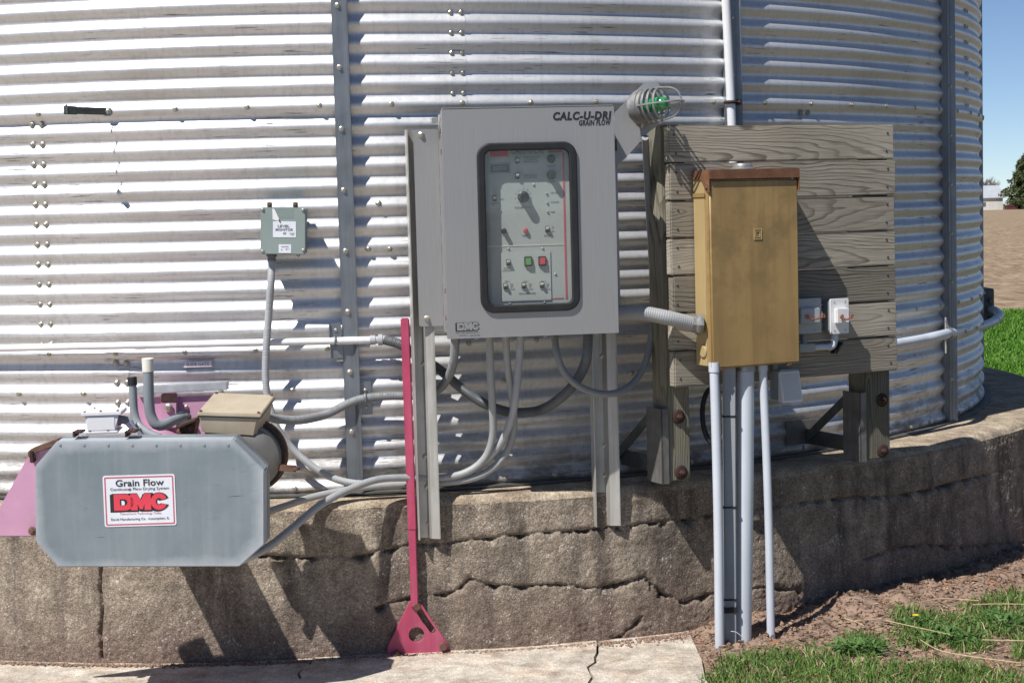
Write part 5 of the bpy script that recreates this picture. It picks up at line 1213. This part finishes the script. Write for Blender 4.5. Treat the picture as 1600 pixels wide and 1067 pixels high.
def grass_ok(px, py):
    if py > np.interp(px, [a for a, b in LINE], [b for a, b in LINE])+RNG.normal()*5 and px > 1085+RNG.normal()*6: return 1.
    for cx, cy, rx, ry in PATCH:
        d = ((px-cx)/rx)**2+((py-cy)/ry)**2
        if d < 1.2 and RNG.random() < 1.15-d*.75: return 1.25
    return 0
def blades(name, pts, hmin, hmax, wd, mat, lean=.5):
    n = len(pts); pts = np.asarray(pts); a = RNG.random(n)*2*math.pi; L = hmin+(hmax-hmin)*RNG.random(n)**1.4; ln = lean*(.25+RNG.random(n)); b = RNG.random(n)*2*math.pi
    dx, dy = np.cos(a), np.sin(a); wx, wy = -dy*wd, dx*wd
    def lv(t, wf, sgn): 
        out = ln*L*t*t; return np.stack([pts[:, 0]+np.cos(b)*out+wx*wf*sgn, pts[:, 1]+np.sin(b)*out+wy*wf*sgn, pts[:, 2]+L*t*(1-.35*ln*t)], 1)
    V = np.stack([lv(0, 1, -1), lv(0, 1, 1), lv(.55, .8, -1), lv(.55, .8, 1), lv(1, .08, 1)], 1).reshape(-1, 3)
    k = np.arange(n)[:, None]*5
    F = np.concatenate([k+np.array([[0, 1, 3]]), k+np.array([[0, 3, 2]]), k+np.array([[2, 3, 4]])])
    o = mesh_np(name, V, F, mat, False); o['kind'] = 'stuff'; return o
m_grass = blade_mat('grass_blades', [(0, (.04, .10, .015)), (.4, (.085, .17, .028)), (.75, (.13, .22, .045)), (.9, (.19, .24, .075)), (.94, (.42, .34, .19)), (1, (.50, .40, .24))], .55)
pts = []
while len(pts) < 62000:
    x, y = .45+2.6*RNG.random(), 4.3+2.6*RNG.random(); px, py = proj(Vector((x, y, .02)))
    if grass_ok(px, py): pts.append((x, y, max(dirt_h(x, y), 0)-.002 if y > 5.1 else 0))
blades('grass', pts, .016, .062, .0019, m_grass, .9)
pts = []
m_lawn = blade_mat('lawn_blades', [(0, (.05, .14, .012)), (.5, (.085, .21, .02)), (1, (.13, .27, .035))], .55)
for _ in range(60000):
    y = 9+13*RNG.random()**.8; x = y*(.20+.14*RNG.random()); 
    if math.hypot(x-CX, y-CY) > 3.75 and x > 1.5: pts.append((x, y, 0))
blades('far_lawn', pts, .03, .085, .007, m_lawn, .6)
# straws, weed clumps, dandelion
m_straw = M('dry_straw', (.55, .42, .25), .8, 0, .2, 30)
STR = [[(1320, 966), (1335, 970), (1350, 977)], [(1384, 969), (1430, 979), (1485, 991)], [(1438, 999), (1470, 1016), (1530, 1027), (1595, 1035)], [(1425, 944), (1470, 935), (1530, 938)], [(1520, 944), (1570, 943), (1640, 945)], [(1380, 947), (1390, 942), (1399, 938)], [(1535, 999), (1570, 1000), (1620, 1001)], [(1325, 972), (1350, 968), (1378, 966)]]
STL = ['short straw on the crest of the soil mound left of the dandelion', 'long straw slanting down past the leafy weed below the dandelion', 'longest straw, curving across the bare soil to the right edge', 'arched straw along the foot of the shaded foundation', 'straight straw at the right edge under the foundation', 'tiny straw standing up against the foundation shade', 'straight straw at the right edge among the grass patches', 'short straw pointing from the mound towards the dandelion']
for k, s_ in enumerate(STR):
    hollow('dry_straw', 'dry yellow '+STL[k], 'straw', [PZ(x, y, .05) for x, y in s_], .0015, m_straw, 'dry straw stalks on the soil bank', 6)
m_leaf = blade_mat('weed_leaf', [(0, (.045, .105, .03)), (.6, (.09, .17, .045)), (1, (.15, .24, .075))], .6)
def weed(px, py, label, n, size, seed, flower=False):
    p = PZ(px, py, .03); r = np.random.default_rng(seed); t = thing('weed_clump' if not flower else 'dandelion', label, 'weed' if not flower else 'dandelion', loc=p)
    V = []; F = []
    for _ in range(n):
        a = r.random()*6.28; L = size*(.25+.55*r.random()**1.5); el = .05+.8*r.random()**1.5; d = np.array([math.cos(a), math.sin(a), el]); d /= np.linalg.norm(d); s = np.array([-math.sin(a), math.cos(a), 0])*L*(.045+.05*r.random())
        k = len(V); m1 = d*L*.35; m2 = d*L*.75+np.array([0, 0, -.05*L]); tip = d*L+np.array([0, 0, -.22*L])
        b0_ = r.normal(size=3)*size*np.array([.6, .45, .02]); k0_ = len(V); V += [np.zeros(3), m1-s, m1+s, m1-s*.3, m2-s*1.2, m2+s*1.2, tip]; V[k0_:] = [v_+b0_ for v_ in V[k0_:]]; F += [(k, k+2, k+1), (k+1, k+2, k+5), (k+1, k+5, k+4), (k+4, k+5, k+6)]
    mesh_np('leaves', V, F, m_leaf, False, t)
    if flower:
        mf_ = M('dandelion_yellow', (.75, .52, .02), .7, 0, .2, 60)
        h = P(1431, 961.5, p.y)-p
        MB().tube([Vector((0, 0, 0)), h*.5+Vector((.004, 0, 0)), h], .0016, 6).build('stem', m_leaf, t)
        mb = MB()
        for k in range(26):
            a = k*2.4; rr = .0125*math.sqrt((k+1)/26); e = h+Vector((rr*math.cos(a), rr*math.sin(a), .004-.1*rr)); mb.bar(h, e, .0035, .001)
        mb.build('flower_head', mf_, t)
weed(1345, 1010, 'dark leafy weed clump alone on the bare soil, nearest the pipes', 270, .085, 1)
weed(1440, 972, 'leafy weed with a single yellow dandelion flower on the soil bank', 180, .07, 2, True)
weed(1480, 992, 'broad leafy weed clump in the middle of the soil bank between two straws', 270, .09, 3)
weed(1560, 968, 'leafy weed clump near the right edge under the shaded foundation', 240, .085, 4)
